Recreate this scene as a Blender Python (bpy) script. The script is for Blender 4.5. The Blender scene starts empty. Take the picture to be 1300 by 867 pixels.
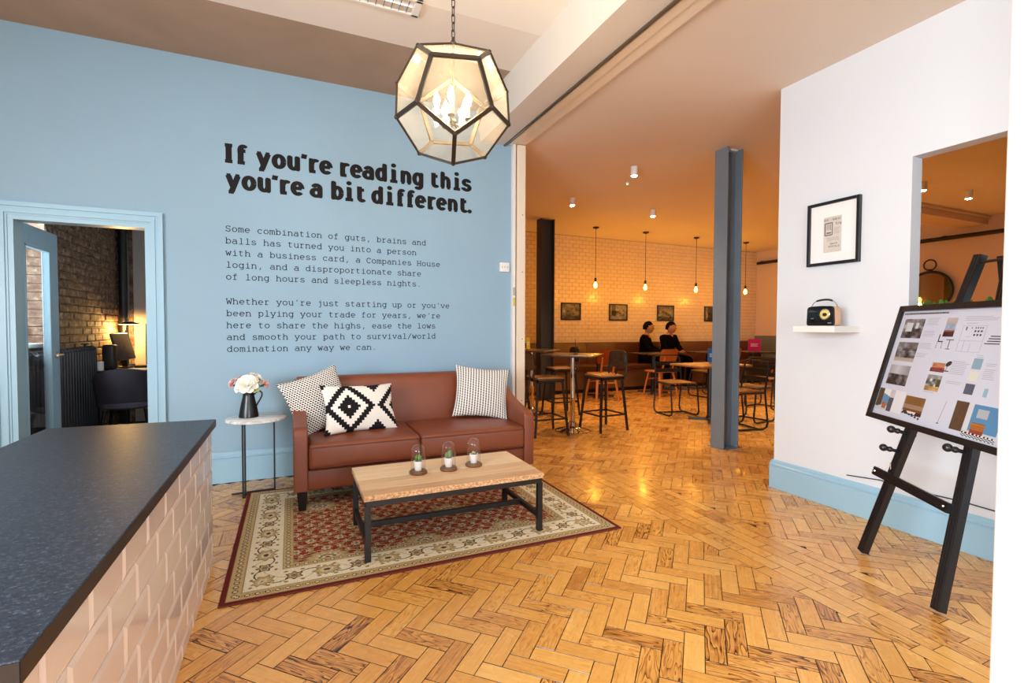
import bpy, bmesh, math, random
from mathutils import Vector, Matrix, Euler
R = math.radians
PI = math.pi
random.seed(7)
scn = bpy.context.scene
COL = scn.collection

# ------------------------------------------------------------------ camera
cam_d = bpy.data.cameras.new('camera')
cam_d.sensor_width = 36.0
cam_d.lens = 17.343
cam_d.clip_start = 0.05
cam = bpy.data.objects.new('camera', cam_d)
COL.objects.link(cam)
cr = Vector((0.91297, -0.40801, 0.00356)).normalized()
cf = Vector((0.40793, 0.91252, -0.02998)).normalized()
cu = cr.cross(cf).normalized()
cr = cf.cross(cu)
cm = Matrix((cr, cu, -cf)).transposed().to_4x4()
cm.translation = Vector((0, 0, 1.22))
cam.matrix_world = cm
scn.camera = cam

# ------------------------------------------------------------------ world, exposure, large lights
scn.view_settings.view_transform = 'Standard'
scn.view_settings.look = 'None'
scn.view_settings.gamma = 1.0
scn.view_settings.use_curve_mapping = False
scn.view_settings.exposure = 0.44
world = bpy.data.worlds.new('overcast_sky')
world.use_nodes = True
bg = world.node_tree.nodes['Background']
bg.inputs[0].default_value = (0.86, 0.93, 1.0, 1)
bg.inputs[1].default_value = 4.0
scn.world = world
scn.cycles.max_bounces = 8
scn.cycles.diffuse_bounces = 5
scn.cycles.glossy_bounces = 3
scn.cycles.transparent_max_bounces = 12
scn.cycles.transmission_bounces = 6
scn.cycles.sample_clamp_indirect = 4.0
scn.cycles.caustics_reflective = False
scn.cycles.caustics_refractive = False

def area_light(name, loc, rot, sx, sy, power, color):
    l = bpy.data.lights.new(name, 'AREA'); l.shape = 'RECTANGLE'
    l.size = sx; l.size_y = sy; l.energy = power; l.color = color
    o = bpy.data.objects.new(name, l); COL.objects.link(o)
    o.location = loc; o.rotation_euler = rot
    return o
# daylight entering through the big shopfront windows behind the camera and in the left wall
area_light('daylight_rear_window', (0.8, -2.9, 1.4), (R(66), 0, R(-10)), 1.6, 1.7, 42, (0.90, 0.95, 1.0))
area_light('daylight_side_window', (-3.1, -.5, 1.6), (R(66), 0, R(-90)), 2.6, 1.8, 225, (0.88, 0.94, 1.0))
area_light('daylight_office_window', (-2.95, 4.95, 1.95), (R(85), 0, R(-55)),   .9, 1.5, 140, (0.95, 0.97, 1.0))

# ------------------------------------------------------------------ materials
def new_mat(name):
    m = bpy.data.materials.new(name); m.use_nodes = True
    nt = m.node_tree; nt.nodes.clear()
    out = nt.nodes.new('ShaderNodeOutputMaterial')
    p = nt.nodes.new('ShaderNodeBsdfPrincipled')
    nt.links.new(p.outputs[0], out.inputs[0])
    return m, nt, p
def srgb(r, g, b):
    f = lambda c: (c / 255 / 12.92) if c <= 10 else ((c / 255 + 0.055) / 1.055) ** 2.4
    return (f(r), f(g), f(b), 1)
def mat(name, col, rough=0.5, metal=0.0, var=0.0, vscale=8.0, bump=0.0, bscale=60.0, spec=0.5, coat=0.0):
    m, nt, p = new_mat(name)
    c = srgb(*col)
    p.inputs['Base Color'].default_value = c
    p.inputs['Roughness'].default_value = rough
    p.inputs['Metallic'].default_value = metal
    p.inputs['Specular IOR Level'].default_value = spec
    p.inputs['Coat Weight'].default_value = coat
    p.inputs['Coat Roughness'].default_value = 0.1
    tc = nt.nodes.new('ShaderNodeTexCoord')
    if var > 0:
        n = nt.nodes.new('ShaderNodeTexNoise'); n.inputs['Scale'].default_value = vscale
        n.inputs['Detail'].default_value = 5
        nt.links.new(tc.outputs['Object'], n.inputs['Vector'])
        r = nt.nodes.new('ShaderNodeValToRGB')
        r.color_ramp.elements[0].position = 0.3; r.color_ramp.elements[1].position = 0.7
        r.color_ramp.elements[0].color = tuple(max(0, x * (1 - var)) for x in c[:3]) + (1,)
        r.color_ramp.elements[1].color = tuple(min(1, x * (1 + var)) for x in c[:3]) + (1,)
        nt.links.new(n.outputs['Fac'], r.inputs[0]); nt.links.new(r.outputs[0], p.inputs['Base Color'])
    if bump > 0:
        n = nt.nodes.new('ShaderNodeTexNoise'); n.inputs['Scale'].default_value = bscale
        n.inputs['Detail'].default_value = 4
        nt.links.new(tc.outputs['Object'], n.inputs['Vector'])
        b = nt.nodes.new('ShaderNodeBump'); b.inputs['Strength'].default_value = bump
        b.inputs['Distance'].default_value = 0.01
        nt.links.new(n.outputs['Fac'], b.inputs['Height']); nt.links.new(b.outputs[0], p.inputs['Normal'])
    return m
def emit_mat(name, col, strength):
    m, nt, p = new_mat(name)
    p.inputs['Base Color'].default_value = (col[0], col[1], col[2], 1)
    p.inputs['Emission Color'].default_value = (col[0], col[1], col[2], 1)
    p.inputs['Emission Strength'].default_value = strength
    return m
def glass_mat(name, tint=(1, 1, 1), refl=1.0, haze=0.0, ior=1.3):
    m = bpy.data.materials.new(name); m.use_nodes = True
    nt = m.node_tree; nt.nodes.clear()
    out = nt.nodes.new('ShaderNodeOutputMaterial'); mx = nt.nodes.new('ShaderNodeMixShader')
    t = nt.nodes.new('ShaderNodeBsdfTransparent'); g = nt.nodes.new('ShaderNodeBsdfGlossy')
    t.inputs[0].default_value = (*tint, 1); g.inputs['Roughness'].default_value = 0.02
    fr = nt.nodes.new('ShaderNodeLayerWeight'); fr.inputs[0].default_value = 0.5
    pw = nt.nodes.new('ShaderNodeMath'); pw.operation = 'POWER'; pw.inputs[1].default_value = 4.0
    nt.links.new(fr.outputs['Facing'], pw.inputs[0])
    mu = nt.nodes.new('ShaderNodeMath'); mu.operation = 'MULTIPLY_ADD'; mu.inputs[1].default_value = 0.7 * refl; mu.inputs[2].default_value = 0.04 * refl
    mu.use_clamp = True
    nt.links.new(pw.outputs[0], mu.inputs[0]); nt.links.new(mu.outputs[0], mx.inputs[0])
    nt.links.new(t.outputs[0], mx.inputs[1]); nt.links.new(g.outputs[0], mx.inputs[2])
    if haze:
        m2 = nt.nodes.new('ShaderNodeMixShader'); m2.inputs[0].default_value = haze
        d = nt.nodes.new('ShaderNodeBsdfTranslucent'); d.inputs[0].default_value = (.95, .9, .8, 1)
        nt.links.new(mx.outputs[0], m2.inputs[1]); nt.links.new(d.outputs[0], m2.inputs[2]); nt.links.new(m2.outputs[0], out.inputs[0])
    else: nt.links.new(mx.outputs[0], out.inputs[0])
    return m
def attr_mat(name, rough=0.6, bump=0.0, bscale=400, spec=0.4, attr='Col'):
    m, nt, p = new_mat(name)
    a = nt.nodes.new('ShaderNodeAttribute'); a.attribute_name = attr
    nt.links.new(a.outputs['Color'], p.inputs['Base Color'])
    p.inputs['Roughness'].default_value = rough; p.inputs['Specular IOR Level'].default_value = spec
    if bump:
        tc = nt.nodes.new('ShaderNodeTexCoord'); n = nt.nodes.new('ShaderNodeTexNoise')
        n.inputs['Scale'].default_value = bscale
        nt.links.new(tc.outputs['Object'], n.inputs['Vector'])
        b = nt.nodes.new('ShaderNodeBump'); b.inputs['Strength'].default_value = bump; b.inputs['Distance'].default_value = 0.004
        nt.links.new(n.outputs['Fac'], b.inputs['Height']); nt.links.new(b.outputs[0], p.inputs['Normal'])
    return m

def wood_mat(name, ramp, grain=1.0, rough=0.25, tone=0.35, scale=(3.0, 40.0), coat=0.0, flame=0.6, rvar=0.12):
    """timber: grain runs along UV x; the 'Col' attribute (r = tone of the piece, g = how flamed) varies the pieces"""
    m, nt, p = new_mat(name)
    N = nt.nodes.new; L = nt.links.new
    uv = N('ShaderNodeUVMap')
    mp = N('ShaderNodeMapping'); mp.inputs['Scale'].default_value = (scale[0], scale[1], 1)
    L(uv.outputs[0], mp.inputs[0])
    n1 = N('ShaderNodeTexNoise'); n1.inputs['Scale'].default_value = 1.0; n1.inputs['Detail'].default_value = 3
    n1.inputs['Roughness'].default_value = 0.65
    L(mp.outputs[0], n1.inputs['Vector'])
    # flame figure: contour lines of a slow stretched noise
    mp2 = N('ShaderNodeMapping'); mp2.inputs['Scale'].default_value = (scale[0] * 0.65, scale[1] * 0.22, 1)
    L(uv.outputs[0], mp2.inputs[0])
    n2 = N('ShaderNodeTexNoise'); n2.inputs['Scale'].default_value = 1.0; n2.inputs['Detail'].default_value = 1.5
    L(mp2.outputs[0], n2.inputs['Vector'])
    mm = N('ShaderNodeMath'); mm.operation = 'MULTIPLY'; mm.inputs[1].default_value = 9.0
    L(n2.outputs['Fac'], mm.inputs[0])
    fr = N('ShaderNodeMath'); fr.operation = 'FRACT'; L(mm.outputs[0], fr.inputs[0])
    fr2 = N('ShaderNodeMath'); fr2.operation = 'POWER'; fr2.inputs[1].default_value = 2.5; L(fr.outputs[0], fr2.inputs[0])
    at = N('ShaderNodeAttribute'); at.attribute_name = 'Col'
    sp = N('ShaderNodeSeparateColor'); L(at.outputs['Color'], sp.inputs[0])
    fl = N('ShaderNodeMath'); fl.operation = 'MULTIPLY'; L(fr2.outputs[0], fl.inputs[0]); L(sp.outputs[1], fl.inputs[1])
    fl2 = N('ShaderNodeMath'); fl2.operation = 'MULTIPLY'; fl2.inputs[1].default_value = flame; L(fl.outputs[0], fl2.inputs[0])
    # value = tone + grain - flame
    a = N('ShaderNodeMath'); a.operation = 'MULTIPLY_ADD'; a.inputs[1].default_value = tone
    L(sp.outputs[0], a.inputs[0])
    g = N('ShaderNodeMath'); g.operation = 'MULTIPLY_ADD'; g.inputs[1].default_value = grain * 0.9; g.inputs[2].default_value = 0.5 - grain * 0.45 - tone * 0.5
    L(n1.outputs['Fac'], g.inputs[0]); L(g.outputs[0], a.inputs[2])
    s = N('ShaderNodeMath'); s.operation = 'SUBTRACT'; s.use_clamp = True
    L(a.outputs[0], s.inputs[0]); L(fl2.outputs[0], s.inputs[1])
    r = N('ShaderNodeValToRGB'); e = r.color_ramp.elements
    while len(e) < len(ramp): e.new(0.5)
    for i, (pos, c) in enumerate(ramp):
        e[i].position = pos; e[i].color = srgb(*c)
    L(s.outputs[0], r.inputs[0]); L(r.outputs[0], p.inputs['Base Color'])
    rr = N('ShaderNodeMath'); rr.operation = 'MULTIPLY_ADD'; rr.inputs[1].default_value = rvar * 2; rr.inputs[2].default_value = rough - rvar
    tc = N('ShaderNodeTexCoord'); n3 = N('ShaderNodeTexNoise'); n3.inputs['Scale'].default_value = 9.0; n3.inputs['Detail'].default_value = 4
    L(tc.outputs['Object'], n3.inputs['Vector']); L(n3.outputs['Fac'], rr.inputs[0]); L(rr.outputs[0], p.inputs['Roughness'])
    b = N('ShaderNodeBump'); b.inputs['Strength'].default_value = 0.25; b.inputs['Distance'].default_value = 0.002
    L(n1.outputs['Fac'], b.inputs['Height']); L(b.outputs[0], p.inputs['Normal'])
    p.inputs['Coat Weight'].default_value = coat; p.inputs['Coat Roughness'].default_value = 0.12
    return m

M = {}
M['blue_wall'] = mat('blue_wall_paint', (143, 174, 194), 0.55, var=0.03, vscale=1.5, bump=0.04, bscale=90, spec=0.35)
M['blue_trim'] = mat('blue_gloss_trim_paint', (152, 190, 210), 0.32, bump=0.02, bscale=20)
M['white_wall'] = mat('white_wall_paint', (217, 221, 226), 0.65, bump=0.03, bscale=80, spec=0.3)
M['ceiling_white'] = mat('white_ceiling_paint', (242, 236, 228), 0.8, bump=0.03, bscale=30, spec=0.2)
M['ceiling_band'] = mat('off_white_ceiling_band', (232, 222, 212), 0.8, bump=0.04, bscale=18, spec=0.2)  # middle of the three reception ceiling tones
M['ceiling_taupe'] = mat('taupe_ceiling_strip', (170, 146, 126), 0.75, var=0.06, vscale=3, bump=0.35, bscale=5, spec=0.2)  # darkest of the three ceiling tones, along the blue wall
M['white_gloss'] = mat('white_gloss_paint', (232, 228, 222), 0.3)
M['cream_gloss'] = mat('cream_gloss_paint', (232, 218, 196), 0.35)
M['steel_track'] = mat('dull_steel_track', (120, 120, 116), 0.35, metal=0.8)
M['cafe_wall'] = mat('cafe_wall_paint', (214, 190, 170), 0.7, bump=0.02)
M['grey_dado'] = mat('grey_dado_paint', (112, 118, 126), 0.5)
M['dark_void'] = mat('dark_subfloor', (46, 28, 14), 0.7)
M['office_floor'] = mat('dark_carpet', (40, 38, 40), 0.95, var=0.1, vscale=200)
M['grey_plaster'] = mat('grey_office_plaster', (184, 180, 176), 0.8, bump=0.05)
M['steel_grey'] = mat('grey_blue_steel_paint', (116, 130, 142), 0.38, var=0.06, vscale=5, bump=0.08, bscale=40)
M['steel_dark'] = mat('dark_steel_paint', (52, 52, 54), 0.45, bump=0.08, bscale=40)
M['leather'] = mat('brown_leather', (126, 64, 38), 0.36, var=0.05, vscale=6, bump=0.22, bscale=320, spec=0.5)
M['piping'] = mat('brown_leather_piping', (96, 46, 30), 0.4)
M['black_wood'] = mat('black_painted_wood', (22, 20, 21), 0.3, bump=0.08, bscale=50)
M['black_metal'] = mat('black_powder_coated_metal', (20, 19, 20), 0.42)
M['gun_metal'] = mat('gunmetal_steel', (58, 54, 50), 0.38, metal=0.7)
M['chrome'] = mat('chrome', (215, 212, 208), 0.1, metal=1.0)
M['brass'] = mat('brass', (200, 160, 90), 0.25, metal=1.0)
M['hinge_metal'] = mat('satin_nickel', (210, 196, 180), 0.3, metal=0.8)
M['black_enamel'] = mat('black_enamel', (16, 18, 22), 0.3, spec=0.6)
M['white_ceramic'] = mat('white_ceramic', (238, 238, 236), 0.35)
M['white_plastic'] = mat('white_plastic', (235, 234, 230), 0.35)
M['tile'] = mat('cream_glazed_tile', (228, 214, 204), 0.09, var=0.03, vscale=5, bump=0.03, bscale=14, spec=0.6)
M['grout'] = mat('tile_grout', (176, 160, 146), 0.8)
M['cafe_tile'] = mat('white_glazed_brick_tile', (226, 206, 176), 0.25, var=0.04, vscale=6)
M['cafe_grout'] = mat('grey_tile_grout', (184, 158, 126), 0.85)
M['mortar'] = mat('old_mortar', (120, 104, 88), 0.9, var=0.2, vscale=20, bump=0.3)
M['ink'] = mat('black_vinyl_lettering', (24, 20, 20), 0.6, spec=.2)
M['ink_thin'] = mat('dark_grey_vinyl_lettering', (28, 32, 38), 0.6, spec=.2)
M['lantern_metal'] = mat('bronze_lantern_metal', (66, 56, 46), 0.35, metal=0.6)
M['glass'] = glass_mat('clear_thin_glass', (0.985, 0.985, 0.98), 1.6)
M['lantern_glass'] = glass_mat('lantern_glass', (0.98, 0.96, 0.92), 1.0, haze=.07, ior=1.22)
M['cloche_glass'] = glass_mat('cloche_glass', (0.985, 0.98, 0.98), 1.6, haze=.008, ior=1.25)
M['bulb'] = emit_mat('warm_candle_bulb', (1.0, 0.80, 0.5), 55)
M['bulb_orange'] = emit_mat('orange_filament_bulb', (1.0, 0.46, 0.07), 12)
M['spot_lens'] = emit_mat('spot_lens', (1.0, 0.82, 0.56), 40)
M['tube_light'] = emit_mat('reflector_tube', (0.9, 0.92, 1.0), 1.0)
M['green_led'] = emit_mat('green_led', (0.2, 1.0, 0.3), 5)
M['lamp_glow'] = emit_mat('desk_lamp_glow', (1.0, 0.62, 0.22), 25)
M['candle_sleeve'] = mat('ivory_candle_sleeve', (236, 220, 190), 0.5)
M['paper'] = mat('white_paper', (232, 233, 236), 0.5)
M['mount_white'] = mat('white_picture_mount', (236, 234, 232), 0.7)
M['aged_paper'] = mat('aged_newsprint', (206, 198, 188), 0.7, var=0.05, vscale=30)
M['print_dark'] = mat('dark_print', (52, 48, 46), 0.6)
M['print_grey'] = mat('grey_print', (170, 170, 174), 0.6)
M['print_mid'] = mat('mid_grey_print', (110, 108, 110), 0.6)
M['cushion_dark'] = mat('grey_fabric', (78, 75, 88), 0.9, var=0.06, vscale=300, bump=0.1, bscale=500)
M['bench_leather'] = mat('tan_bench_leather', (84, 44, 26), 0.42, var=0.06, vscale=5, bump=0.15, bscale=200)
M['bench_wood'] = mat('bench_front_board', (120, 84, 48), 0.6, var=0.12, vscale=3)
M['skin'] = mat('skin', (168, 118, 84), 0.55, spec=0.3)
M['hair'] = mat('black_hair', (10, 8, 7), 0.8, bump=0.5, bscale=150, spec=.1)
M['black_cloth'] = mat('black_cloth', (9, 8, 9), 0.95, bump=0.2, bscale=60, spec=.05)
M['dark_trousers'] = mat('dark_trousers', (11, 11, 14), 0.95, bump=0.2, bscale=50, spec=.05)
M['grey_shoe'] = mat('grey_shoe', (92, 92, 96), 0.6)
M['eye_white'] = mat('eye_white', (225, 220, 215), 0.3)
M['lips'] = mat('lips', (140, 84, 70), 0.5)
M['leaf'] = mat('green_leaf', (74, 116, 48), 0.5, var=0.25, vscale=20)
M['leaf_bright'] = mat('bright_succulent', (104, 158, 56), 0.45, var=0.2, vscale=60)
M['cactus'] = mat('cactus_green', (94, 122, 78), 0.6, var=0.12, vscale=40)
M['cactus_pale'] = mat('pale_cactus', (160, 160, 118), 0.6, var=0.15, vscale=80)
M['soil'] = mat('dark_soil', (46, 36, 28), 0.95, bump=0.4)
M['petal_white'] = mat('white_petal', (248, 244, 230), 0.6, var=0.03, vscale=40)
M['petal_pink'] = mat('pale_pink_petal', (246, 206, 204), 0.6, var=0.08, vscale=40)
M['petal_coral'] = mat('coral_petal', (238, 140, 136), 0.6, var=0.08, vscale=40)
M['petal_lime'] = mat('pale_green_petal', (206, 208, 140), 0.6, var=0.08, vscale=40)
M['radio_tan'] = mat('tan_leatherette', (214, 172, 136), 0.5, bump=0.1, bscale=300)
M['dial_yellow'] = mat('yellow_dial', (226, 206, 120), 0.3)
M['radiator'] = mat('dark_radiator_enamel', (30, 34, 42), 0.3)
M['screen_back'] = mat('dark_blue_plastic', (34, 44, 64), 0.3)
M['pink_card'] = mat('magenta_card', (206, 24, 110), 0.5)
M['blue_card'] = mat('blue_card', (30, 96, 160), 0.5)
M['yellow_card'] = mat('yellow_card', (214, 186, 30), 0.5)
M['mirror'] = mat('mirror_glass', (200, 190, 176), 0.03, metal=1.0)
M['cable'] = mat('black_cable', (30, 30, 30), 0.5)
M['reflector'] = mat('louvre_reflector', (180, 186, 196), 0.12, metal=1.0)
M['attr'] = attr_mat('printed_picture', 0.5)
M['fabric_print'] = attr_mat('woven_cushion_fabric', 0.9, bump=0.25, bscale=500, spec=0.2)
M['rug_pile'] = attr_mat('woven_rug_pile', 0.95, bump=0.5, bscale=420, spec=0.1)
M['rug_edge'] = mat('dark_red_rug_binding', (108, 42, 34), 0.9, bump=0.4, bscale=400)
M['floor_wood'] = wood_mat('pine_parquet', [(0.0, (40, 22, 10)), (0.10, (100, 56, 20)), (0.22, (168, 104, 44)), (0.45, (218, 156, 76)), (0.75, (238, 184, 100)), (1.0, (246, 206, 136))],
                           grain=0.75, rough=0.27, tone=0.42, scale=(7, 120), coat=0.2, flame=0.58)
M['table_wood'] = wood_mat('pale_pine_boards', [(0.0, (176, 122, 78)), (0.33, (218, 178, 132)), (0.6, (236, 206, 164)), (1.0, (244, 222, 188))],
                           grain=2.2, rough=0.5, tone=0.5, scale=(2.2, 60), flame=0.25)
M['seat_wood'] = wood_mat('oak_seat', [(0.0, (90, 56, 30)), (0.5, (150, 104, 62)), (1.0, (182, 134, 88))],
                          grain=0.8, rough=0.4, tone=0.3, scale=(4, 50), flame=0.3)
M['orange_wood'] = wood_mat('orange_beech', [(0.0, (140, 78, 30)), (0.5, (196, 124, 58)), (1.0, (214, 146, 80))],
                            grain=0.6, rough=0.35, tone=0.3, scale=(4, 50), flame=0.2)
M['dark_top'] = wood_mat('dark_walnut_top', [(0.0, (34, 24, 18)), (0.5, (64, 46, 34)), (1.0, (92, 66, 48))],
                         grain=0.7, rough=0.3, tone=0.3, scale=(3, 40), flame=0.3)
M['cloche_wood'] = wood_mat('stained_wood_base', [(0.0, (64, 40, 24)), (0.5, (118, 82, 54)), (1.0, (150, 110, 74))],
                            grain=0.7, rough=0.35, tone=0.3, scale=(12, 80), flame=0.2)

def worktop_mat():
    m, nt, p = new_mat('speckled_slate_worktop')
    N = nt.nodes.new; L = nt.links.new
    tc = N('ShaderNodeTexCoord'); mp = N('ShaderNodeMapping'); mp.inputs['Scale'].default_value = (1, 1.6, 1)
    L(tc.outputs['Object'], mp.inputs[0])
    n = N('ShaderNodeTexNoise'); n.inputs['Scale'].default_value = 110; n.inputs['Detail'].default_value = 6; n.inputs['Roughness'].default_value = 0.8
    L(mp.outputs[0], n.inputs['Vector'])
    r = N('ShaderNodeValToRGB'); e = r.color_ramp.elements
    e[0].position = 0.40; e[0].color = srgb(26, 30, 40); e[1].position = 0.70; e[1].color = srgb(120, 130, 148)
    x = e.new(0.55); x.color = srgb(42, 50, 64)
    L(n.outputs['Fac'], r.inputs[0]); L(r.outputs[0], p.inputs['Base Color'])
    p.inputs['Roughness'].default_value = 0.4
    b = N('ShaderNodeBump'); b.inputs['Strength'].default_value = 0.15; b.inputs['Distance'].default_value = 0.002
    L(n.outputs['Fac'], b.inputs['Height']); L(b.outputs[0], p.inputs['Normal'])
    return m
M['worktop'] = worktop_mat()
def brick_mat():
    m, nt, p = new_mat('worn_painted_brick')
    N = nt.nodes.new; L = nt.links.new
    tc = N('ShaderNodeTexCoord')
    gp = N('ShaderNodeNewGeometry')
    n = N('ShaderNodeTexNoise'); n.inputs['Scale'].default_value = 16; n.inputs['Detail'].default_value = 8; n.inputs['Roughness'].default_value = 0.7
    L(gp.outputs['Position'], n.inputs['Vector'])
    r = N('ShaderNodeValToRGB'); e = r.color_ramp.elements
    e[0].position = 0.36; e[0].color = srgb(92, 48, 32); e[1].position = 0.66; e[1].color = srgb(176, 154, 128)
    x = e.new(0.46); x.color = srgb(104, 82, 68); y = e.new(0.56); y.color = srgb(128, 108, 90)
    L(n.outputs['Fac'], r.inputs[0]); L(r.outputs[0], p.inputs['Base Color'])
    p.inputs['Roughness'].default_value = 0.8
    b = N('ShaderNodeBump'); b.inputs['Strength'].default_value = 0.7; b.inputs['Distance'].default_value = 0.01
    L(n.outputs['Fac'], b.inputs['Height']); L(b.outputs[0], p.inputs['Normal'])
    return m
M['brick'] = brick_mat()
def marble_mat():
    m, nt, p = new_mat('white_veined_marble')
    N = nt.nodes.new; L = nt.links.new
    tc = N('ShaderNodeTexCoord'); mp = N('ShaderNodeMapping'); mp.inputs['Rotation'].default_value = (0, 0, 0.7); mp.inputs['Scale'].default_value = (1, 5, 1)
    L(tc.outputs['Object'], mp.inputs[0])
    n = N('ShaderNodeTexNoise'); n.inputs['Scale'].default_value = 9; n.inputs['Detail'].default_value = 5
    L(mp.outputs[0], n.inputs['Vector'])
    r = N('ShaderNodeValToRGB'); e = r.color_ramp.elements
    e[0].position = 0.35; e[0].color = srgb(196, 198, 196); e[1].position = 0.55; e[1].color = srgb(240, 238, 234)
    L(n.outputs['Fac'], r.inputs[0]); L(r.outputs[0], p.inputs['Base Color']); p.inputs['Roughness'].default_value = 0.2
    return m
M['marble'] = marble_mat()

# ------------------------------------------------------------------ geometry helpers
def I4(): return Matrix.Identity(4)
def fresh(): return bmesh.new()
def add_box(bm, lo, hi, bevel=0.0, mtx=None, seg=1):
    c = [(a + b) / 2 for a, b in zip(lo, hi)]; s = [max(1e-5, b - a) for a, b in zip(lo, hi)]
    r = bmesh.ops.create_cube(bm, size=1.0, matrix=Matrix.Translation(c) @ Matrix.Diagonal((*s, 1)))
    vs = r['verts']
    if bevel > 0:
        es = {e for v in vs for e in v.link_edges}
        rb = bmesh.ops.bevel(bm, geom=list(es), offset=min(bevel, min(s) * 0.49), segments=seg, affect='EDGES', profile=0.5)
        vs = list({v for f in rb['faces'] for v in f.verts} | {v for v in vs if v.is_valid})
    if mtx is not None: bmesh.ops.transform(bm, matrix=mtx, verts=[v for v in vs if v.is_valid])
    return vs
def add_tube(bm, pts, rad, n=8, closed=False, cap=True, sq=False):
    pts = [Vector(p) for p in pts]; N = len(pts)
    rads = rad if isinstance(rad, (list, tuple)) else [rad] * N
    rings = []; prev = None
    for i, p in enumerate(pts):
        if closed: t = (pts[(i + 1) % N] - pts[i - 1]).normalized()
        elif i == 0: t = (pts[1] - p).normalized()
        elif i == N - 1: t = (p - pts[-2]).normalized()
        else: t = ((pts[i + 1] - p).normalized() + (p - pts[i - 1]).normalized()).normalized()
        if prev is None:
            a = Vector((0, 0, 1)) if abs(t.z) < 0.9 else Vector((1, 0, 0))
            nrm = (a - t * a.dot(t)).normalized()
        else:
            nrm = (prev - t * prev.dot(t)).normalized()
        prev = nrm; bn = t.cross(nrm)
        off = PI / 4 if (sq or n == 4) else 0
        k = 1.0
        if not closed and 0 < i < N - 1:
            d = (pts[i + 1] - p).normalized().dot((p - pts[i - 1]).normalized()); k = 1 / max(0.6, math.sqrt((1 + d) / 2))
        rings.append([bm.verts.new(p + (nrm * math.cos(2 * PI * j / n + off) + bn * math.sin(2 * PI * j / n + off)) * rads[i] * k) for j in range(n)])
    m = N if closed else N - 1
    for i in range(m):
        a, b = rings[i], rings[(i + 1) % N]
        for j in range(n):
            bm.faces.new((a[j], a[(j + 1) % n], b[(j + 1) % n], b[j]))
    if cap and not closed:
        bm.faces.new(rings[0][::-1]); bm.faces.new(rings[-1])
def bar(bm, a, b, w, h=None, up=(0, 0, 1)):
    """rectangular bar from a to b"""
    a, b = Vector(a), Vector(b); h = h or w
    t = (b - a).normalized(); u = Vector(up)
    if abs(t.dot(u)) > 0.98: u = Vector((1, 0, 0))
    s = t.cross(u).normalized(); u = s.cross(t)
    vs = [bm.verts.new(p + s * sx * w / 2 + u * sz * h / 2) for p in (a, b) for sx, sz in ((-1, -1), (1, -1), (1, 1), (-1, 1))]
    for f in ((0, 1, 2, 3), (7, 6, 5, 4), (0, 4, 5, 1), (1, 5, 6, 2), (2, 6, 7, 3), (3, 7, 4, 0)):
        bm.faces.new([vs[i] for i in f])
def add_lathe(bm, prof, n=24, c=(0, 0, 0), cap=True, mtx=None, sx=1, sy=1):
    rings = []; allv = []
    for r, z in prof:
        ring = [bm.verts.new((c[0] + r * sx * math.cos(2 * PI * j / n), c[1] + r * sy * math.sin(2 * PI * j / n), c[2] + z)) for j in range(n)]
        rings.append(ring); allv += ring
    for a, b in zip(rings, rings[1:]):
        for j in range(n): bm.faces.new((a[j], a[(j + 1) % n], b[(j + 1) % n], b[j]))
    if cap:
        if prof[0][0] > 1e-4: bm.faces.new(rings[0][::-1])
        if prof[-1][0] > 1e-4: bm.faces.new(rings[-1])
    if mtx is not None: bmesh.ops.transform(bm, matrix=mtx, verts=allv)
def add_sphere(bm, c, r, u=16, v=10, sc=(1, 1, 1), mtx=None):
    m = Matrix.Translation(c) @ (mtx or I4()) @ Matrix.Diagonal((*sc, 1))
    bmesh.ops.create_uvsphere(bm, u_segments=u, v_segments=v, radius=r, matrix=m)
def add_prism(bm, poly, axis, lo, hi, bevel=0.0, seg=1):
    """poly: 2-D outline in the plane normal to axis; extruded lo..hi along it"""
    def P(a, b, t):
        return {'x': (t, a, b), 'y': (a, t, b), 'z': (a, b, t)}[axis]
    A = [bm.verts.new(P(a, b, lo)) for a, b in poly]; B = [bm.verts.new(P(a, b, hi)) for a, b in poly]
    fs = [bm.faces.new(A), bm.faces.new(B[::-1])]
    n = len(poly)
    for i in range(n): fs.append(bm.faces.new((A[i], B[i], B[(i + 1) % n], A[(i + 1) % n])))
    bmesh.ops.recalc_face_normals(bm, faces=fs)
    if bevel > 0:
        es = {e for f in fs[:2] for e in f.edges}
        bmesh.ops.bevel(bm, geom=list(es), offset=bevel, segments=seg, affect='EDGES', profile=0.5)
def mesh_of(name, bm, m, smooth=False, recalc=True):
    if recalc: bmesh.ops.recalc_face_normals(bm, faces=bm.faces)
    me = bpy.data.meshes.new(name); bm.to_mesh(me); bm.free()
    if m is not None:
        for x in (m if isinstance(m, (list, tuple)) else [m]): me.materials.append(x)
    if smooth:
        me.polygons.foreach_set('use_smooth', [True] * len(me.polygons))
        try: me.set_sharp_from_angle(angle=R(smooth if smooth is not True else 40))
        except Exception: pass
    return me
def obj(name, bm, m, parent=None, smooth=False, loc=None, rot=None):
    me = mesh_of(name, bm, m, smooth) if isinstance(bm, bmesh.types.BMesh) else bm
    o = bpy.data.objects.new(name, me); COL.objects.link(o)
    if parent is not None: o.parent = parent
    if loc is not None: o.location = loc
    if rot is not None: o.rotation_euler = rot
    return o
def box(name, lo, hi, m, parent=None, bevel=0.0, seg=1):
    bm = fresh(); add_box(bm, lo, hi, bevel, seg=seg); return obj(name, bm, m, parent, smooth=(35 if bevel and seg > 1 else False))
def tag(o, label, cat, group=None, kind=None):
    o['label'] = label; o['category'] = cat
    if group: o['group'] = group
    if kind: o['kind'] = kind
    return o
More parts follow.
